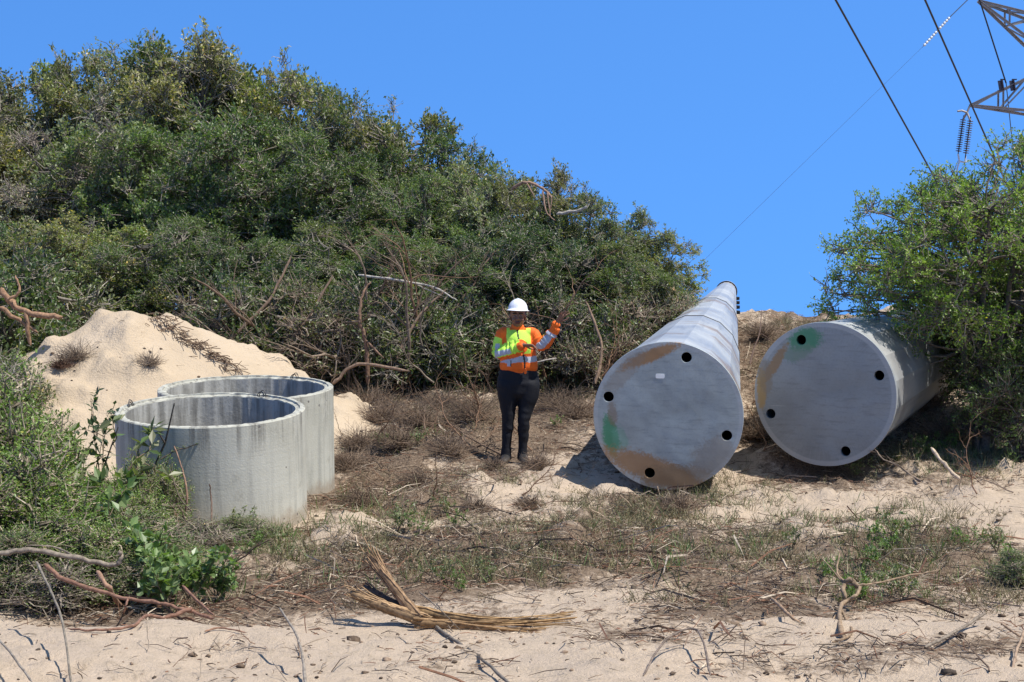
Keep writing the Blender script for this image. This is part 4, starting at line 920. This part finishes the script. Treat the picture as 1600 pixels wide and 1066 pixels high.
for t in np.linspace(0, 1, 150):
    px, py = 240+130*t+rs.normal(0, 6), 503+80*t+rs.normal(0, 5)
    ys = np.arange(15.8, 20, .04); A_ = P(px, py, 1.0); zz = CAMZ+(A_.z-CAMZ)*ys; hh = top_z(A_.x*ys, ys); i = np.argmax(zz < hh)
    if not (zz < hh).any(): continue
    q = np.array([A_.x*ys[i], ys[i], hh[i]+.01]); L = rs.uniform(.05, .3); a = rs.uniform(-1.2, .4); d = np.array([math.cos(a), math.sin(a), rs.normal(0, .25)])
    lnp.append(np.stack([q-d*L/2, q+rs.normal(0, .015, 3)+np.array([0, 0, .02]), q+d*L/2]))
nb.tubes(np.array(lnp), .004, np.array([(.2, .14, .1)])*rs.uniform(.6, 1.4, (len(lnp), 1)), 4)
tag(link('debris_trail', nb.mesh('debris_trail', [M_WOOD])), 'trail of dry twigs running down the sand heap', 'debris', kind='stuff')
# ================================================================== the worker
def chain(pts, rx, ry=None, sides=20, K=None, axis2=None):
    """closed tapered tube through pts with elliptical sections; returns V, Q/T lists"""
    P_ = np.array(pts, float); rx = np.array(rx, float); ry = rx if ry is None else np.array(ry, float)
    k = len(P_); sub = 5
    t = np.linspace(0, k-1, (k-1)*sub+1); i0 = np.minimum(t.astype(int), k-2); f = (t-i0)[:, None]
    def cr(W):
        W = W.reshape(k, -1); g = lambda i: W[np.clip(i, 0, k-1)]
        p0, p1, p2, p3 = g(i0-1), g(i0), g(i0+1), g(i0+2)
        return .5*((2*p1)+(-p0+p2)*f+(2*p0-5*p1+4*p2-p3)*f**2+(-p0+3*p1-3*p2+p3)*f**3)
    C_ = cr(P_); RX = cr(rx)[:, 0]; RY = cr(ry)[:, 0]
    T = np.gradient(C_, axis=0); T = unit(T)
    ref = np.array([1., 0, 0]) if axis2 is None else np.array(axis2, float)
    A = ref[None]-T*(T@ref)[:, None]; A = unit(A); B = np.cross(T, A)
    th = np.arange(sides)*2*PI/sides
    # rounded end caps
    rings = []
    def ringat(c, a, b, x, y): rings.append(c+x*np.cos(th)[:, None]*a+y*np.sin(th)[:, None]*b)
    for s in (.35, .75, .95): 
        o = math.sqrt(1-s*s)*min(RX[0], RY[0])*.7; ringat(C_[0]-T[0]*o, A[0], B[0], RX[0]*s, RY[0]*s)
    for i in range(len(C_)): ringat(C_[i], A[i], B[i], RX[i], RY[i])
    for s in (.95, .75, .35):
        o = math.sqrt(1-s*s)*min(RX[-1], RY[-1])*.7; ringat(C_[-1]+T[-1]*o, A[-1], B[-1], RX[-1]*s, RY[-1]*s)
    V = np.concatenate(rings); n = len(rings); base = (np.arange(n-1)*sides)[:, None]; j = np.arange(sides)[None]; j2 = (j+1) % sides
    Q = np.stack([base+j, base+j2, base+sides+j2, base+sides+j], -1).reshape(-1, 4)
    V = np.concatenate([V, [rings[0].mean(0)], [rings[-1].mean(0)]]); m = len(V)
    T_ = [(m-2, (q+1) % sides, q) for q in range(sides)]+[(m-1, (n-1)*sides+q, (n-1)*sides+(q+1) % sides) for q in range(sides)]
    return V, Q, np.array(T_)
def ellip(c, r, sides=18, rows=12):
    ph = np.linspace(0, PI, rows)[1:-1]; th = np.arange(sides)*2*PI/sides
    V = [(0, 0, 1)]+[(math.sin(p)*math.cos(t), math.sin(p)*math.sin(t), math.cos(p)) for p in ph for t in th]+[(0, 0, -1)]
    V = np.array(V)*np.array(r)+np.array(c); n = len(ph); Q = []; T = []
    for i in range(n-1):
        for j in range(sides): Q.append((1+i*sides+j, 1+(i+1)*sides+j, 1+(i+1)*sides+(j+1) % sides, 1+i*sides+(j+1) % sides))
    for j in range(sides): T.append((0, 1+j, 1+(j+1) % sides)); T.append((len(V)-1, 1+(n-1)*sides+(j+1) % sides, 1+(n-1)*sides+j))
    return V, np.array(Q), np.array(T)
def fuse(name, parts, vox, smooth=4, sf=.5):
    nb = NB()
    for p in parts: nb.add(*p)
    me = nb.mesh(name+'_src', [])
    o = bpy.data.objects.new('tmp', me); COL.objects.link(o)
    r = o.modifiers.new('r', 'REMESH'); r.mode = 'VOXEL'; r.voxel_size = vox; r.use_smooth_shade = True
    s = o.modifiers.new('s', 'SMOOTH'); s.iterations = smooth; s.factor = sf
    dg = bpy.context.evaluated_depsgraph_get(); out = bpy.data.meshes.new_from_object(o.evaluated_get(dg)); out.name = name
    bpy.data.objects.remove(o); bpy.data.meshes.remove(me)
    n = len(out.vertices); co = np.empty(n*3, np.float32); out.vertices.foreach_get('co', co)
    return out, co.reshape(n, 3).astype(float)
def paint(me, C, mat):
    at = me.color_attributes.get('Col') or me.color_attributes.new('Col', 'FLOAT_COLOR', 'POINT')
    at.data.foreach_set('color', np.concatenate([C, np.ones((len(C), 1))], 1).astype(np.float32).ravel())
    me.materials.clear(); me.materials.append(mat)
    me.polygons.foreach_set('use_smooth', np.ones(len(me.polygons), bool)); me.update()
def segd(co, pts):
    """distance and running parameter to a polyline"""
    best = np.full(len(co), 9.); par = np.zeros(len(co)); pts = np.array(pts, float)
    for i in range(len(pts)-1):
        a, b = pts[i], pts[i+1]; ab = b-a; t = np.clip(((co-a)@ab)/(ab@ab), 0, 1); d = np.linalg.norm(co-(a+t[:, None]*ab), axis=1)
        m = d < best; best[m] = d[m]; par[m] = i+t[m]
    return best, par
def mat_cloth(name, rough=.75, bump=.3, sc_=90):
    k = N(name); o = k.coord('Object'); n = k.noise(o, 6, 3)
    c = k.mix(1.0, k.attr(), k.mix(k.ramp(n, .3, .7), (.88, .88, .88), (1.06, 1.06, 1.06)), 'MULTIPLY')
    k.bump(k.math('ADD', k.noise(o, sc_, 3), k.math('MULTIPLY', k.noise(o, 16, 3), 2.5)), bump, .01); return k.fin(c, rough, 0, .25)
def make_person():
    fx, fy = (805-800)/F*16.9, 16.9
    gp = float(gz(fx, fy))
    root = empty('person', (fx, fy, gp+.012)); root.scale = (1, 1, 1)
    tag(root, 'person in white helmet and orange and lime hi-vis jacket, gesturing towards the left pole', 'person')
    SKIN = np.array((.23, .12, .08)); HAIR = np.array((.012, .010, .009))
    hc = np.array((.027, -.015, 1.492))            # head centre
    sR, eR, wR = (-.135, .0, 1.325), (-.165, -.015, 1.115), (.085, -.205, 1.205)
    sL, eL, wL = (.190, .0, 1.325), (.270, -.09, 1.190), (.428, -.17, 1.435)
    parts = []
    # head and neck
    parts += [ellip(hc+(0, .012, .035), (.078, .094, .098)), ellip(hc+(0, -.012, -.045), (.062, .074, .072)), ellip(hc+(0, -.052, -.088), (.028, .028, .022)),
              ellip(hc+(-.038, -.062, -.035), (.024, .022, .024)), ellip(hc+(.038, -.062, -.035), (.024, .022, .024))]
    parts += [chain([(hc[0], .02, 1.33), (hc[0], .01, 1.39), (hc[0], .01, 1.45)], [.062, .052, .055])]
    # face
    parts += [chain([hc+(0, -.082, .012), hc+(0, -.096, -.012), hc+(0, -.108, -.030)], [.009, .011, .016], sides=10), ellip(hc+(-.014, -.094, -.032), (.010, .010, .008), 10, 7), ellip(hc+(.014, -.094, -.032), (.010, .010, .008), 10, 7),
              chain([hc+(-.026, -.082, -.062), hc+(0, -.094, -.058), hc+(.026, -.082, -.062)], [.005, .009, .005], sides=10), chain([hc+(-.022, -.080, -.072), hc+(0, -.090, -.074), hc+(.022, -.080, -.072)], [.005, .009, .005], sides=10),
              chain([hc+(-.052, -.070, .022), hc+(-.03, -.086, .028), hc+(-.012, -.086, .020)], [.006, .009, .007], sides=10), chain([hc+(.052, -.070, .022), hc+(.03, -.086, .028), hc+(.012, -.086, .020)], [.006, .009, .007], sides=10),
              ellip(hc+(-.079, .008, -.012), (.010, .022, .032), 12, 8), ellip(hc+(.079, .008, -.012), (.010, .022, .032), 12, 8)]
    # torso, arms, legs inside the clothes
    parts += [chain([(.03, .01, .86), (.03, 0, 1.0), (.03, 0, 1.15), (.028, .01, 1.30), (.027, .02, 1.36)], [.15, .14, .145, .14, .05], [.10, .09, .10, .08, .05])]
    for s, e, w_ in ((sR, eR, wR), (sL, eL, wL)):
        parts.append(chain([s, (np.array(s)+e)/2, e], [.042, .040, .036])); parts.append(chain([e, (np.array(e)*.5+np.array(w_)*.5), w_], [.036, .034, .024]))
    parts.append(chain([(-.055, .0, .84), (-.065, 0, .60), (-.078, -.005, .42), (-.088, .01, .25), (-.094, .015, .07)], [.085, .075, .045, .045, .035]))
    parts.append(chain([(.120, .0, .84), (.115, 0, .60), (.095, -.02, .42), (.080, .0, .25), (.076, .01, .08)], [.085, .075, .045, .045, .035]))
    # hands: palm, four unequal bent fingers and a thumb
    def hand(w_, d, up, side, curls, spread):
        w_ = np.array(w_, float); d = unit(np.array(d, float)); up = unit(np.array(up, float)-d*np.dot(up, d)); s = np.cross(d, up)*side
        out = [chain([w_-d*.015, w_+d*.02, w_+d*.055, w_+d*.083], [.021, .030, .037, .036], [.018, .016, .015, .012], axis2=s, sides=14)]
        for i, (L, o_) in enumerate(((.068, -.028), (.078, -.010), (.072, .010), (.056, .028))):
            a = spread*(i-1.5); fd = unit(d*math.cos(a)+s*math.sin(a)); c = curls[i]
            b = w_+d*.080+s*o_*1.05; n0 = -up
            p1 = b+unit(fd+n0*c*.35)*L*.45; p2 = p1+unit(fd+n0*c*.95)*L*.33; p3 = p2+unit(fd+n0*c*1.6)*L*.25
            out.append(chain([b-fd*.015, b, p1, p2, p3], [.0095, .0095, .0085, .0078, .0062], sides=10))
        tb = w_+d*.025-s*.030; td = unit(d*.75-s*.75-up*.25)
        out.append(chain([tb, tb+td*.03, tb+td*.052+d*.006, tb+td*.062+d*.024], [.014, .0115, .010, .0075], sides=10))
        return out
    parts += hand(wR, (.95, -.10, -.05), (0, .35, .95), 1, (.9, 1.0, 1.1, 1.2), .05)
    parts += hand(wL, (.52, -.20, .80), (-.45, .75, .40), 1, (.1, .3, .6, .9), .34)
    body, co = fuse('body', parts, .0052, 2, .4)
    C = np.tile(SKIN, (len(co), 1))
    h = co-hc
    lips = (np.abs(h[:, 0]) < .03) & (np.abs(h[:, 2]+.067) < .012) & (h[:, 1] < -.075); C[lips] = (.13, .045, .04)
    for sx in (-1, 1):
        e = (np.linalg.norm((h-np.array((sx*.030, -.080, .006)))*np.array((1, .6, 1.9)), axis=1) < .016); C[e] = (.30, .27, .25)
        e = (np.linalg.norm((h-np.array((sx*.030, -.082, .006)))*np.array((1, .3, 1)), axis=1) < .0075); C[e] = (.01, .008, .007)
        e = (np.abs(h[:, 0]-sx*.031) < .020) & (np.abs(h[:, 2]-.028) < .005) & (h[:, 1] < -.06); C[e] = HAIR
    ks = mat_cloth('skin', .45, .05, 200)
    paint(body, C, ks); link('body', body, root)
    # hair
    hair, co = fuse('hair', [ellip(hc+(0, .028, .045), (.090, .096, .095)), ellip(hc+(0, .055, -.025), (.075, .062, .065))], .008, 3)
    keep = np.tile((.014, .012, .011), (len(co), 1)); paint(hair, keep, mat_cloth('hair_black', .8, .8, 300)); ho = link('hair', hair, root)
    ho.location = (0, .022, 0)
    # ---------------- trousers
    def leg(hx_, kx, ax, ky, ay, ax2):
        return chain([(hx_, .0, .80), (hx_*1.0, .0, .70), (hx_*.5+kx*.5-.0, -.003, .57), (kx, ky, .43), (kx*.6+ax*.4, ky*.5+.012, .30), (ax, ay, .12), (ax, ay, .045)],
                     [.114, .110, .083, .062, .057, .050, .054], [.118, .116, .098, .070, .068, .060, .066])
    tr = [leg(-.072, -.072, -.092, -.012, .012, 0), leg(.134, .088, .076, -.028, .008, 0),
          chain([(.032, .005, .72), (.032, .012, .80), (.034, .008, .88), (.038, 0, .965)], [.208, .218, .205, .180], [.125, .140, .130, .118])]
    tm, co = fuse('trousers', tr, .008, 5)
    nrm = np.empty(len(co)*3, np.float32); tm.vertices.foreach_get('normal', nrm); nrm = nrm.reshape(-1, 3)
    fold = (vnoise(co[:, 0]*9+co[:, 2]*4, co[:, 2]*26, 5)-.5)*.010*(sstep(.60, .42, co[:, 2])+sstep(.70, .8, co[:, 2])*.5)+(vnoise(co[:, 0]*14+co[:, 2]*22, co[:, 1]*10, 6)-.5)*.005
    tm.vertices.foreach_set('co', (co+nrm*fold[:, None]).astype(np.float32).ravel())
    paint(tm, np.tile((.011, .012, .017), (len(co), 1)), mat_cloth('black_denim', .75, .25)); link('trousers', tm, root)
    # ---------------- shoes
    for (ax, ay, dx) in ((-.095, .01, -.02), (.076, .0, .03)):
        sm, co = fuse('shoe', [chain([(ax, ay+.055, .045), (ax, ay, .05), (ax+dx*.5, ay-.09, .038), (ax+dx, ay-.175, .028)], [.040, .046, .048, .036], [.040, .055, .036, .026], sides=16),
                               chain([(ax, ay, .05), (ax, ay+.005, .14)], [.045, .044])], .007, 3)
        co[:, 2] = np.maximum(co[:, 2], .002); sm.vertices.foreach_set('co', co.astype(np.float32).ravel())
        dust = sstep(.08, .0, co[:, 2])[:, None]; paint(sm, np.array((.03, .028, .027))*(1-dust*.5)+np.array((.22, .18, .14))*dust*.5, mat_cloth('shoe_leather', .5, .15)); link('shoe', sm, root)
    # ---------------- jacket
    sRo, sLo = np.array((-.128, .008, 1.318)), np.array((.186, .008, 1.318))
    armR = [sRo, (-.162, .0, 1.22), np.array(eR)+(.0, .0, .0), (np.array(eR)+np.array(wR))/2+(0, -.005, -.01), np.array(wR)-(.012, -.01, .005)]
    armL = [sLo, (.232, -.045, 1.245), np.array(eL)+(0, 0, .0), (np.array(eL)+np.array(wL))/2+(.008, 0, -.01), np.array(wL)-(.012, -.006, .022)]
    jk = [chain([(.036, .0, .945), (.036, -.004, 1.00), (.034, -.008, 1.10), (.030, -.010, 1.20), (.029, .0, 1.285), (.028, .012, 1.335), (.027, .015, 1.365)], [.185, .198, .182, .172, .150, .100, .062], [.118, .136, .138, .140, .108, .074, .060], sides=32),
          chain([(-.05, .008, 1.305), (-.10, .008, 1.315), sRo], [.07, .070, .066]), chain([(.11, .008, 1.305), (.155, .008, 1.315), sLo], [.07, .070, .064]),
          chain(armR, [.062, .063, .066, .056, .040], sides=18), chain(armL, [.060, .057, .060, .055, .042], sides=18),
          chain([(.027, .018, 1.345), (.027, .012, 1.365), (.027, .012, 1.385)], [.076, .070, .068], [.070, .068, .066], sides=24)]
    jm, co = fuse('jacket', jk, .0062, 3, .45)
    co0 = co.copy()
    nrm = np.empty(len(co)*3, np.float32); jm.vertices.foreach_get('normal', nrm); nrm = nrm.reshape(-1, 3)
    dR, tR = segd(co, armR); dL, tL = segd(co, armL)
    tors = np.abs((co[:, 0]-.031)/.19)**2+np.abs(co[:, 1]/.14)**2
    isR = (dR < .088) & ((tors > .92) | (co[:, 1] < -.125)) & (tR > .15); isL = (dL < .085) & ((tors > .92) | (co[:, 1] < -.125)) & (tL > .1) & ~isR
    # cuffs pinch, folds across the sleeves, blouson hem
    fold = (vnoise(tR*7+co[:, 0]*6, co[:, 2]*9, 8)-.5)*.026*isR*(sstep(.5, 1.6, tR))+(vnoise(tL*7+co[:, 2]*5, co[:, 0]*9, 9)-.5)*.028*isL*(sstep(.4, 1.2, tL))
    fold += ((vnoise(co[:, 0]*9+4+co[:, 2]*5, co[:, 2]*13, 10)-.5)*.016)*(~isR & ~isL)
    jm.vertices.foreach_set('co', (co+nrm*fold[:, None]).astype(np.float32).ravel())
    ORG, LIM, SIL, BLK = np.array((.90, .16, .02)), np.array((.52, .88, .10)), np.array((.46, .49, .56)), np.array((.02, .02, .02))
    C = np.tile(ORG, (len(co), 1)); x, z = co[:, 0], co[:, 2]; yv = co[:, 1]
    body_ = ~isR & ~isL
    lime = body_ & (z > 1.115) & (z < 1.375) & (x > -.12) & (x < .17); C[lime] = LIM
    # the orange yoke strap running down from the shoulder
    C[body_ & (x < -.088) & (z > 1.12)] = ORG
    C[body_ & (x > .158) & (z > 1.1)] = ORG
    wav = .004*np.sin(x*30)
    band = body_ & (np.abs(z-1.055-wav-(x-.03)*.04) < .030); C[band] = SIL
    C[body_ & (x > -.085) & (x < -.045) & (z < 1.03) & (z > .985) & (yv < 0)] = SIL
    C[body_ & (np.abs(x+.043) < .004) & (z < 1.05) & (z > .985) & (yv < 0)] = BLK
    frontR = yv < .02
    limR = isR & (tR > .55); C[limR] = LIM
    # underside of the sleeves orange
    cR = np.array([np.interp(tR, range(5), [p[2] for p in armR])]).T[:, 0]; cL = np.interp(tL, range(5), [p[2] for p in armL])
    C[isR & (tR > 2) & (z < cR-.048)] = ORG
    C[isR & (tR > 3.72)] = ORG
    s1 = isR & (tR > 1.25) & (tR < 3.15) & (np.abs(z-cR+.012+(tR < 2)*-.0) < .026) & (tR > 2.0); s2 = isR & (tR > 1.15) & (tR <= 2.05) & (np.abs(co[:, 0]-np.interp(tR, range(5), [p[0] for p in armR])+.018) < .024) & (yv < 0)
    C[s1 | s2] = SIL
    C[isL & (tL > 1.8) & (z > cL+.026) & (tL < 3.6)] = LIM*.5+ORG*.5
    C[isL & (tL > 1.55) & (tL < 3.3) & (np.abs(z-cL+.004) < .024)] = SIL
    zx = .034+(.075-.034)*sstep(1.36, .94, z); zx = .022+.075*sstep(1.36, 1.0, z)
    C[body_ & (yv < -.03) & (np.abs(x-zx) < .0085) & (z < 1.37)] = BLK
    C[(z > 1.352) & body_ & (np.abs(x-.027) < .085)] = ORG
    C[body_ & (z < .962)] = ORG*.9
    kj = mat_cloth('hi_vis_cloth', .65, .35, 140)
    paint(jm, C, kj); link('jacket', jm, root)
    zp, co = fuse('zip_tab', [chain([(.098, -.135, .965), (.100, -.142, .94), (.101, -.138, .915)], [.010, .014, .012], [.006, .008, .007], sides=10)], .004, 2)
    paint(zp, np.tile(ORG, (len(co), 1)), kj); link('toggle', zp, root)
    # ---------------- helmet: dome, ridge and brim with peak
    th = np.arange(48)*2*PI/48; prof = [(.0, .108), (.035, .104), (.068, .088), (.092, .062), (.106, .030), (.110, .004), (.113, -.012)]
    V = []; 
    for (r, z_) in prof[1:]:
        V.append(np.stack([r*np.cos(th)*.98, r*np.sin(th)*1.12, np.full(48, z_)], 1))
    pk = 1+.0*th; br = np.clip(-np.sin(th), 0, 1)**3
    for dr, z_ in ((.012, -.016), (.020, -.020), (.020, -.025), (.004, -.022), (-.008, -.012)):
        r = .113+dr+br*(.034 if dr > .005 else 0); V.append(np.stack([r*np.cos(th)*.98, r*np.sin(th)*1.10, z_-br*(.010 if dr > .005 else 0)], 1))
    n = len(V); V = np.concatenate(V+[np.array([[0, 0, .108]])]); a_ = np.arctan2(V[:, 1], V[:, 0]); rr_ = np.hypot(V[:, 0], V[:, 1])
    V[:, 2] += (.010*np.exp(-(V[:, 0]/.016)**2)+.005*np.exp(-((np.abs(V[:, 0])-.042)/.010)**2))*(V[:, 2] > .02)
    Q = [(i*48+j, (i+1)*48+j, (i+1)*48+(j+1) % 48, i*48+(j+1) % 48) for i in range(n-1) for j in range(48)]; T = [(len(V)-1, j, (j+1) % 48) for j in range(48)]
    hb = NB(); hb.add(V, Q, T, (.86, .87, .9)); hm_ = hb.mesh('helmet', [mat_plain('helmet_plastic', (.86, .87, .90), .3, 0, .5)], True)
    sub = link('helmet', hm_, root, hc+(0, .008, .074)); md = sub.modifiers.new('s', 'SUBSURF'); md.levels = 1; md.render_levels = 1
    sub.scale = (.92, .92, .92); sub.rotation_euler = (math.radians(-4), math.radians(2), 0)
make_person()
# ================================================================== pylon and lines
def bars(nb, segs, w_, col=(1, 1, 1)):
    """angle-iron members: two thin flanges each"""
    for a, b in segs:
        a = np.array(a, float); b = np.array(b, float); T = unit(b-a); r = np.array([0, 0, 1.]) if abs(T[2]) < .9 else np.array([1., 0, 0])
        A = unit(np.cross(T, r)); B = np.cross(T, A)
        for U, W in ((A, B), (B, A)):
            h, t = w_, w_*.18; pts = []
            for p in (a, b):
                for (u, v) in ((0, 0), (h, 0), (h, t), (0, t)): pts.append(p+U*u+W*v)
            nb.add(pts, [(0, 1, 5, 4), (1, 2, 6, 5), (2, 3, 7, 6), (3, 0, 4, 7), (3, 2, 1, 0), (4, 5, 6, 7)], C=col)
M_GALV = mat_plain('lattice_steel', (.33, .31, .29), .55, .4); M_INS = mat_plain('brown_glaze', (.06, .045, .05), .25, 0, .5); M_GLASS = mat_plain('pale_glass', (.60, .64, .68), .2, 0, .6); M_CABLE = mat_plain('cable', (.035, .035, .04), .6, .3)
def pylon():
    d0 = 56.0; s = d0/F
    cx = (1690-800)*s; hw = .85
    z = lambda row, d=d0: CAMZ+(430-row)*d/F
    g = float(gz(cx, d0))
    root = empty('lattice_pylon', (cx, d0, g)); tag(root, 'galvanised lattice power pylon with cross-arms reaching in at the top right', 'pylon')
    L = lambda p: (p[0]-cx, p[1]-d0, p[2]-g)
    body = NB(); levels = [g-.5, 0, 2.5, 4.8, 6.2, z(180), z(98), z(43), 11.6, 13.6]; wid = [1.9, 1.6, 1.35, 1.1, .95, .85, .8, .75, .6, .12]
    cor = [[(cx+sx*w_, d0+sy*w_, zz) for sx, sy in ((-1, -1), (1, -1), (1, 1), (-1, 1))] for zz, w_ in zip(levels, wid)]
    S = []; S2 = []
    for i in range(len(levels)-1):
        for k in range(4):
            S.append((cor[i][k], cor[i+1][k])); k2 = (k+1) % 4
            S2 += [(cor[i][k], cor[i+1][k2]), (cor[i][k2], cor[i+1][k]), (cor[i+1][k], cor[i+1][k2])]
    bars(body, [(L(a), L(b)) for a, b in S], .11); bars(body, [(L(a), L(b)) for a, b in S2], .07)
    link('tower_body', body.mesh('tower_body', [M_GALV]), root)
    tips = {}
    def arm(side, row_t, row_lo, row_up, px_t, w_):
        if side < 0: tip = np.array(P(px_t, row_t, d0-.2))
        else: t0 = np.array(P(px_t, row_t, d0-.2)); tip = np.array([2*cx-t0[0], t0[1], t0[2]])
        nb = NB(); up = [np.array((cx+side*w_, d0+sy*w_, z(row_up))) for sy in (-1, 1)]; lo = [np.array((cx+side*w_, d0+sy*w_, z(row_lo))) for sy in (-1, 1)]
        main = [(tip+(0, dy, 0), q) for q, dy in zip(up+lo, (-.06, .06, -.06, .06))]; bars(nb, [(L(a), L(b)) for a, b in main], .085)
        br = []
        for t in (.35, .68):
            a = [tip*(1-t)+q*t for q in up+lo]; br += [(a[0], a[2]), (a[1], a[3]), (a[0], a[1]), (a[2], a[3])]
            t2 = t-.30 if t < .5 else .35; b = [tip*(1-t2)+q*t2 for q in up+lo]
            br += [(a[0], b[2]), (a[1], b[3]), (a[0], b[1]), (a[2], b[3])]
        br += [((tip*.32+up[0]*.68), lo[0]), ((tip*.32+up[1]*.68), lo[1]), ((tip*.32+lo[0]*.68), lo[1])]
        bars(nb, [(L(a), L(b)) for a, b in br], .055); link('cross_arm', nb.mesh('cross_arm', [M_GALV]), root); return tip
    t1 = arm(-1, 163, 182, 98, 1515, .82); arm(1, 163, 182, 98, 1515, .82)
    t2 = arm(-1, 0, 112, 43, 1529, .78); arm(1, 0, 112, 43, 1529, .78)
    # two clamps on the lower arm
    for px in (1565, 1583):
        c = np.array(P(px, 133, d0-.5)); b = NB(); bars(b, [(L(c+(0, 0, .16)), L(c+(.06, 0, -.18)))], .14); bars(b, [(L(c+(-.05, 0, .2)), L(c+(.12, 0, .2)))], .04)
        link('clamp', b.mesh('clamp', [M_INS]), root)
    return t1, t2
t1, t2 = pylon()
def insul(a, b, n, r, mat, label, twist=0):
    """string of discs between two points, with end fittings"""
    a = Vector(a); b = Vector(b); L = (b-a).length; q = (b-a).to_track_quat('Z', 'Y')
    nb = NB(); rod = NB(); th = np.arange(14)*2*PI/14
    for i in range(n):
        z0 = L*(i+.5)/n; h = L/n
        prof = [(r*.22, -.35*h), (r*.95, -.10*h), (r, .06*h), (r*.5, .16*h), (r*.22, .26*h)]
        V = np.concatenate([np.stack([rr*np.cos(th), rr*np.sin(th), np.full(14, z0+zz)], 1) for rr, zz in prof])
        nb.add(V, [(k*14+j, k*14+(j+1) % 14, (k+1)*14+(j+1) % 14, (k+1)*14+j) for k in range(4) for j in range(14)])
    rod.tubes(np.array([[(0, 0, -.12), (0, 0, L/2), (0, 0, L+.12)]]), r*.16, (.2, .2, .2), 6)
    root = empty('insulator_string', a); root.rotation_mode = 'QUATERNION'; root.rotation_quaternion = q
    tag(root, label, 'insulator')
    link('discs', nb.mesh('discs', [mat], True), root); link('rod', rod.mesh('rod', [M_CABLE]), root)
insul(P(1505, 186, 55.8), P(1497.5, 238, 55.8), 15, .105, M_INS, 'left one of the two dark hanging insulator strings under the lower cross-arm')
insul(P(1516, 188, 55.6), P(1509, 241, 55.6), 15, .105, M_INS, 'right one of the two dark hanging insulator strings under the lower cross-arm')
insul(P(1484, 27, 52), P(1443, 72, 50), 12, .045, M_GLASS, 'slanting string of white glass insulator discs below the top of the pylon')
def frame(name, paths, r, mat, label, cat):
    nb = NB()
    for p in paths: 
        p = np.array(p); t = np.linspace(0, len(p)-1, 24); i0 = np.minimum(t.astype(int), len(p)-2); f = (t-i0)[:, None]; nb.tubes((p[i0]*(1-f)+p[i0+1]*f)[None], r, (1, 1, 1), 6)
    return tag(link(name, nb.mesh(name, [mat], True)), label, cat)
D = 55.7
frame('insulator_yoke', [[P(1515, 166, D), P(1511, 176, D), P(1505, 186, 55.8)], [P(1511, 176, D), P(1516, 188, 55.6)], [P(1496, 174, D), P(1503, 173, D), P(1511, 176, D)]], .035, M_GALV, 'metal yoke holding the two hanging insulator strings', 'yoke')
frame('conductor_clamp', [[P(1497, 241, D), P(1499, 252, D), P(1508, 254, D), P(1509, 243, D)], [P(1499, 252, D), P(1496, 262, D), P(1494, 280, D)], [P(1508, 254, D), P(1514, 250, D)]], .03, M_GLASS, 'pale conductor clamp under the two hanging insulator strings', 'clamp')
def wire(pts, r, label, sag=0):
    p = np.array(pts); t = np.linspace(0, 1, 40)[:, None]; c = p[0]*(1-t)+p[-1]*t; c[:, 2] -= 4*sag*(t*(1-t))[:, 0]
    nb = NB(); nb.tubes(c[None], r, (1, 1, 1), 6); tag(link('power_line', nb.mesh('power_line', [M_CABLE], True)), label, 'power line')
wire([P(1250, -100, 33), P(1545, 430, 62)], .026, 'leftmost thick dark cable running down to the right tree')
wire([P(1410, -80, 42), P(1640, 440, 75)], .030, 'middle dark cable crossing in front of the cross-arm tip')
wire([P(1528, -8, 55), P(1572, 130, 55.5)], .026, 'rightmost cable from the upper cross-arm down to the lower cross-arm')
wire([P(1572, 130, 55.5), P(1590, 300, 70)], .016, 'thin cable falling from the lower cross-arm into the tree')
wire([P(1520, -8, 53), P(1484, 27, 52)], .014, 'short cable between the upper cross-arm and the white insulator discs')
wire([P(1443, 72, 50), P(1030, 475, 45)], 0.0032, 'very thin pale cable slanting down from the white insulator discs')
print('polys', sum(len(m.polygons) for m in bpy.data.meshes))
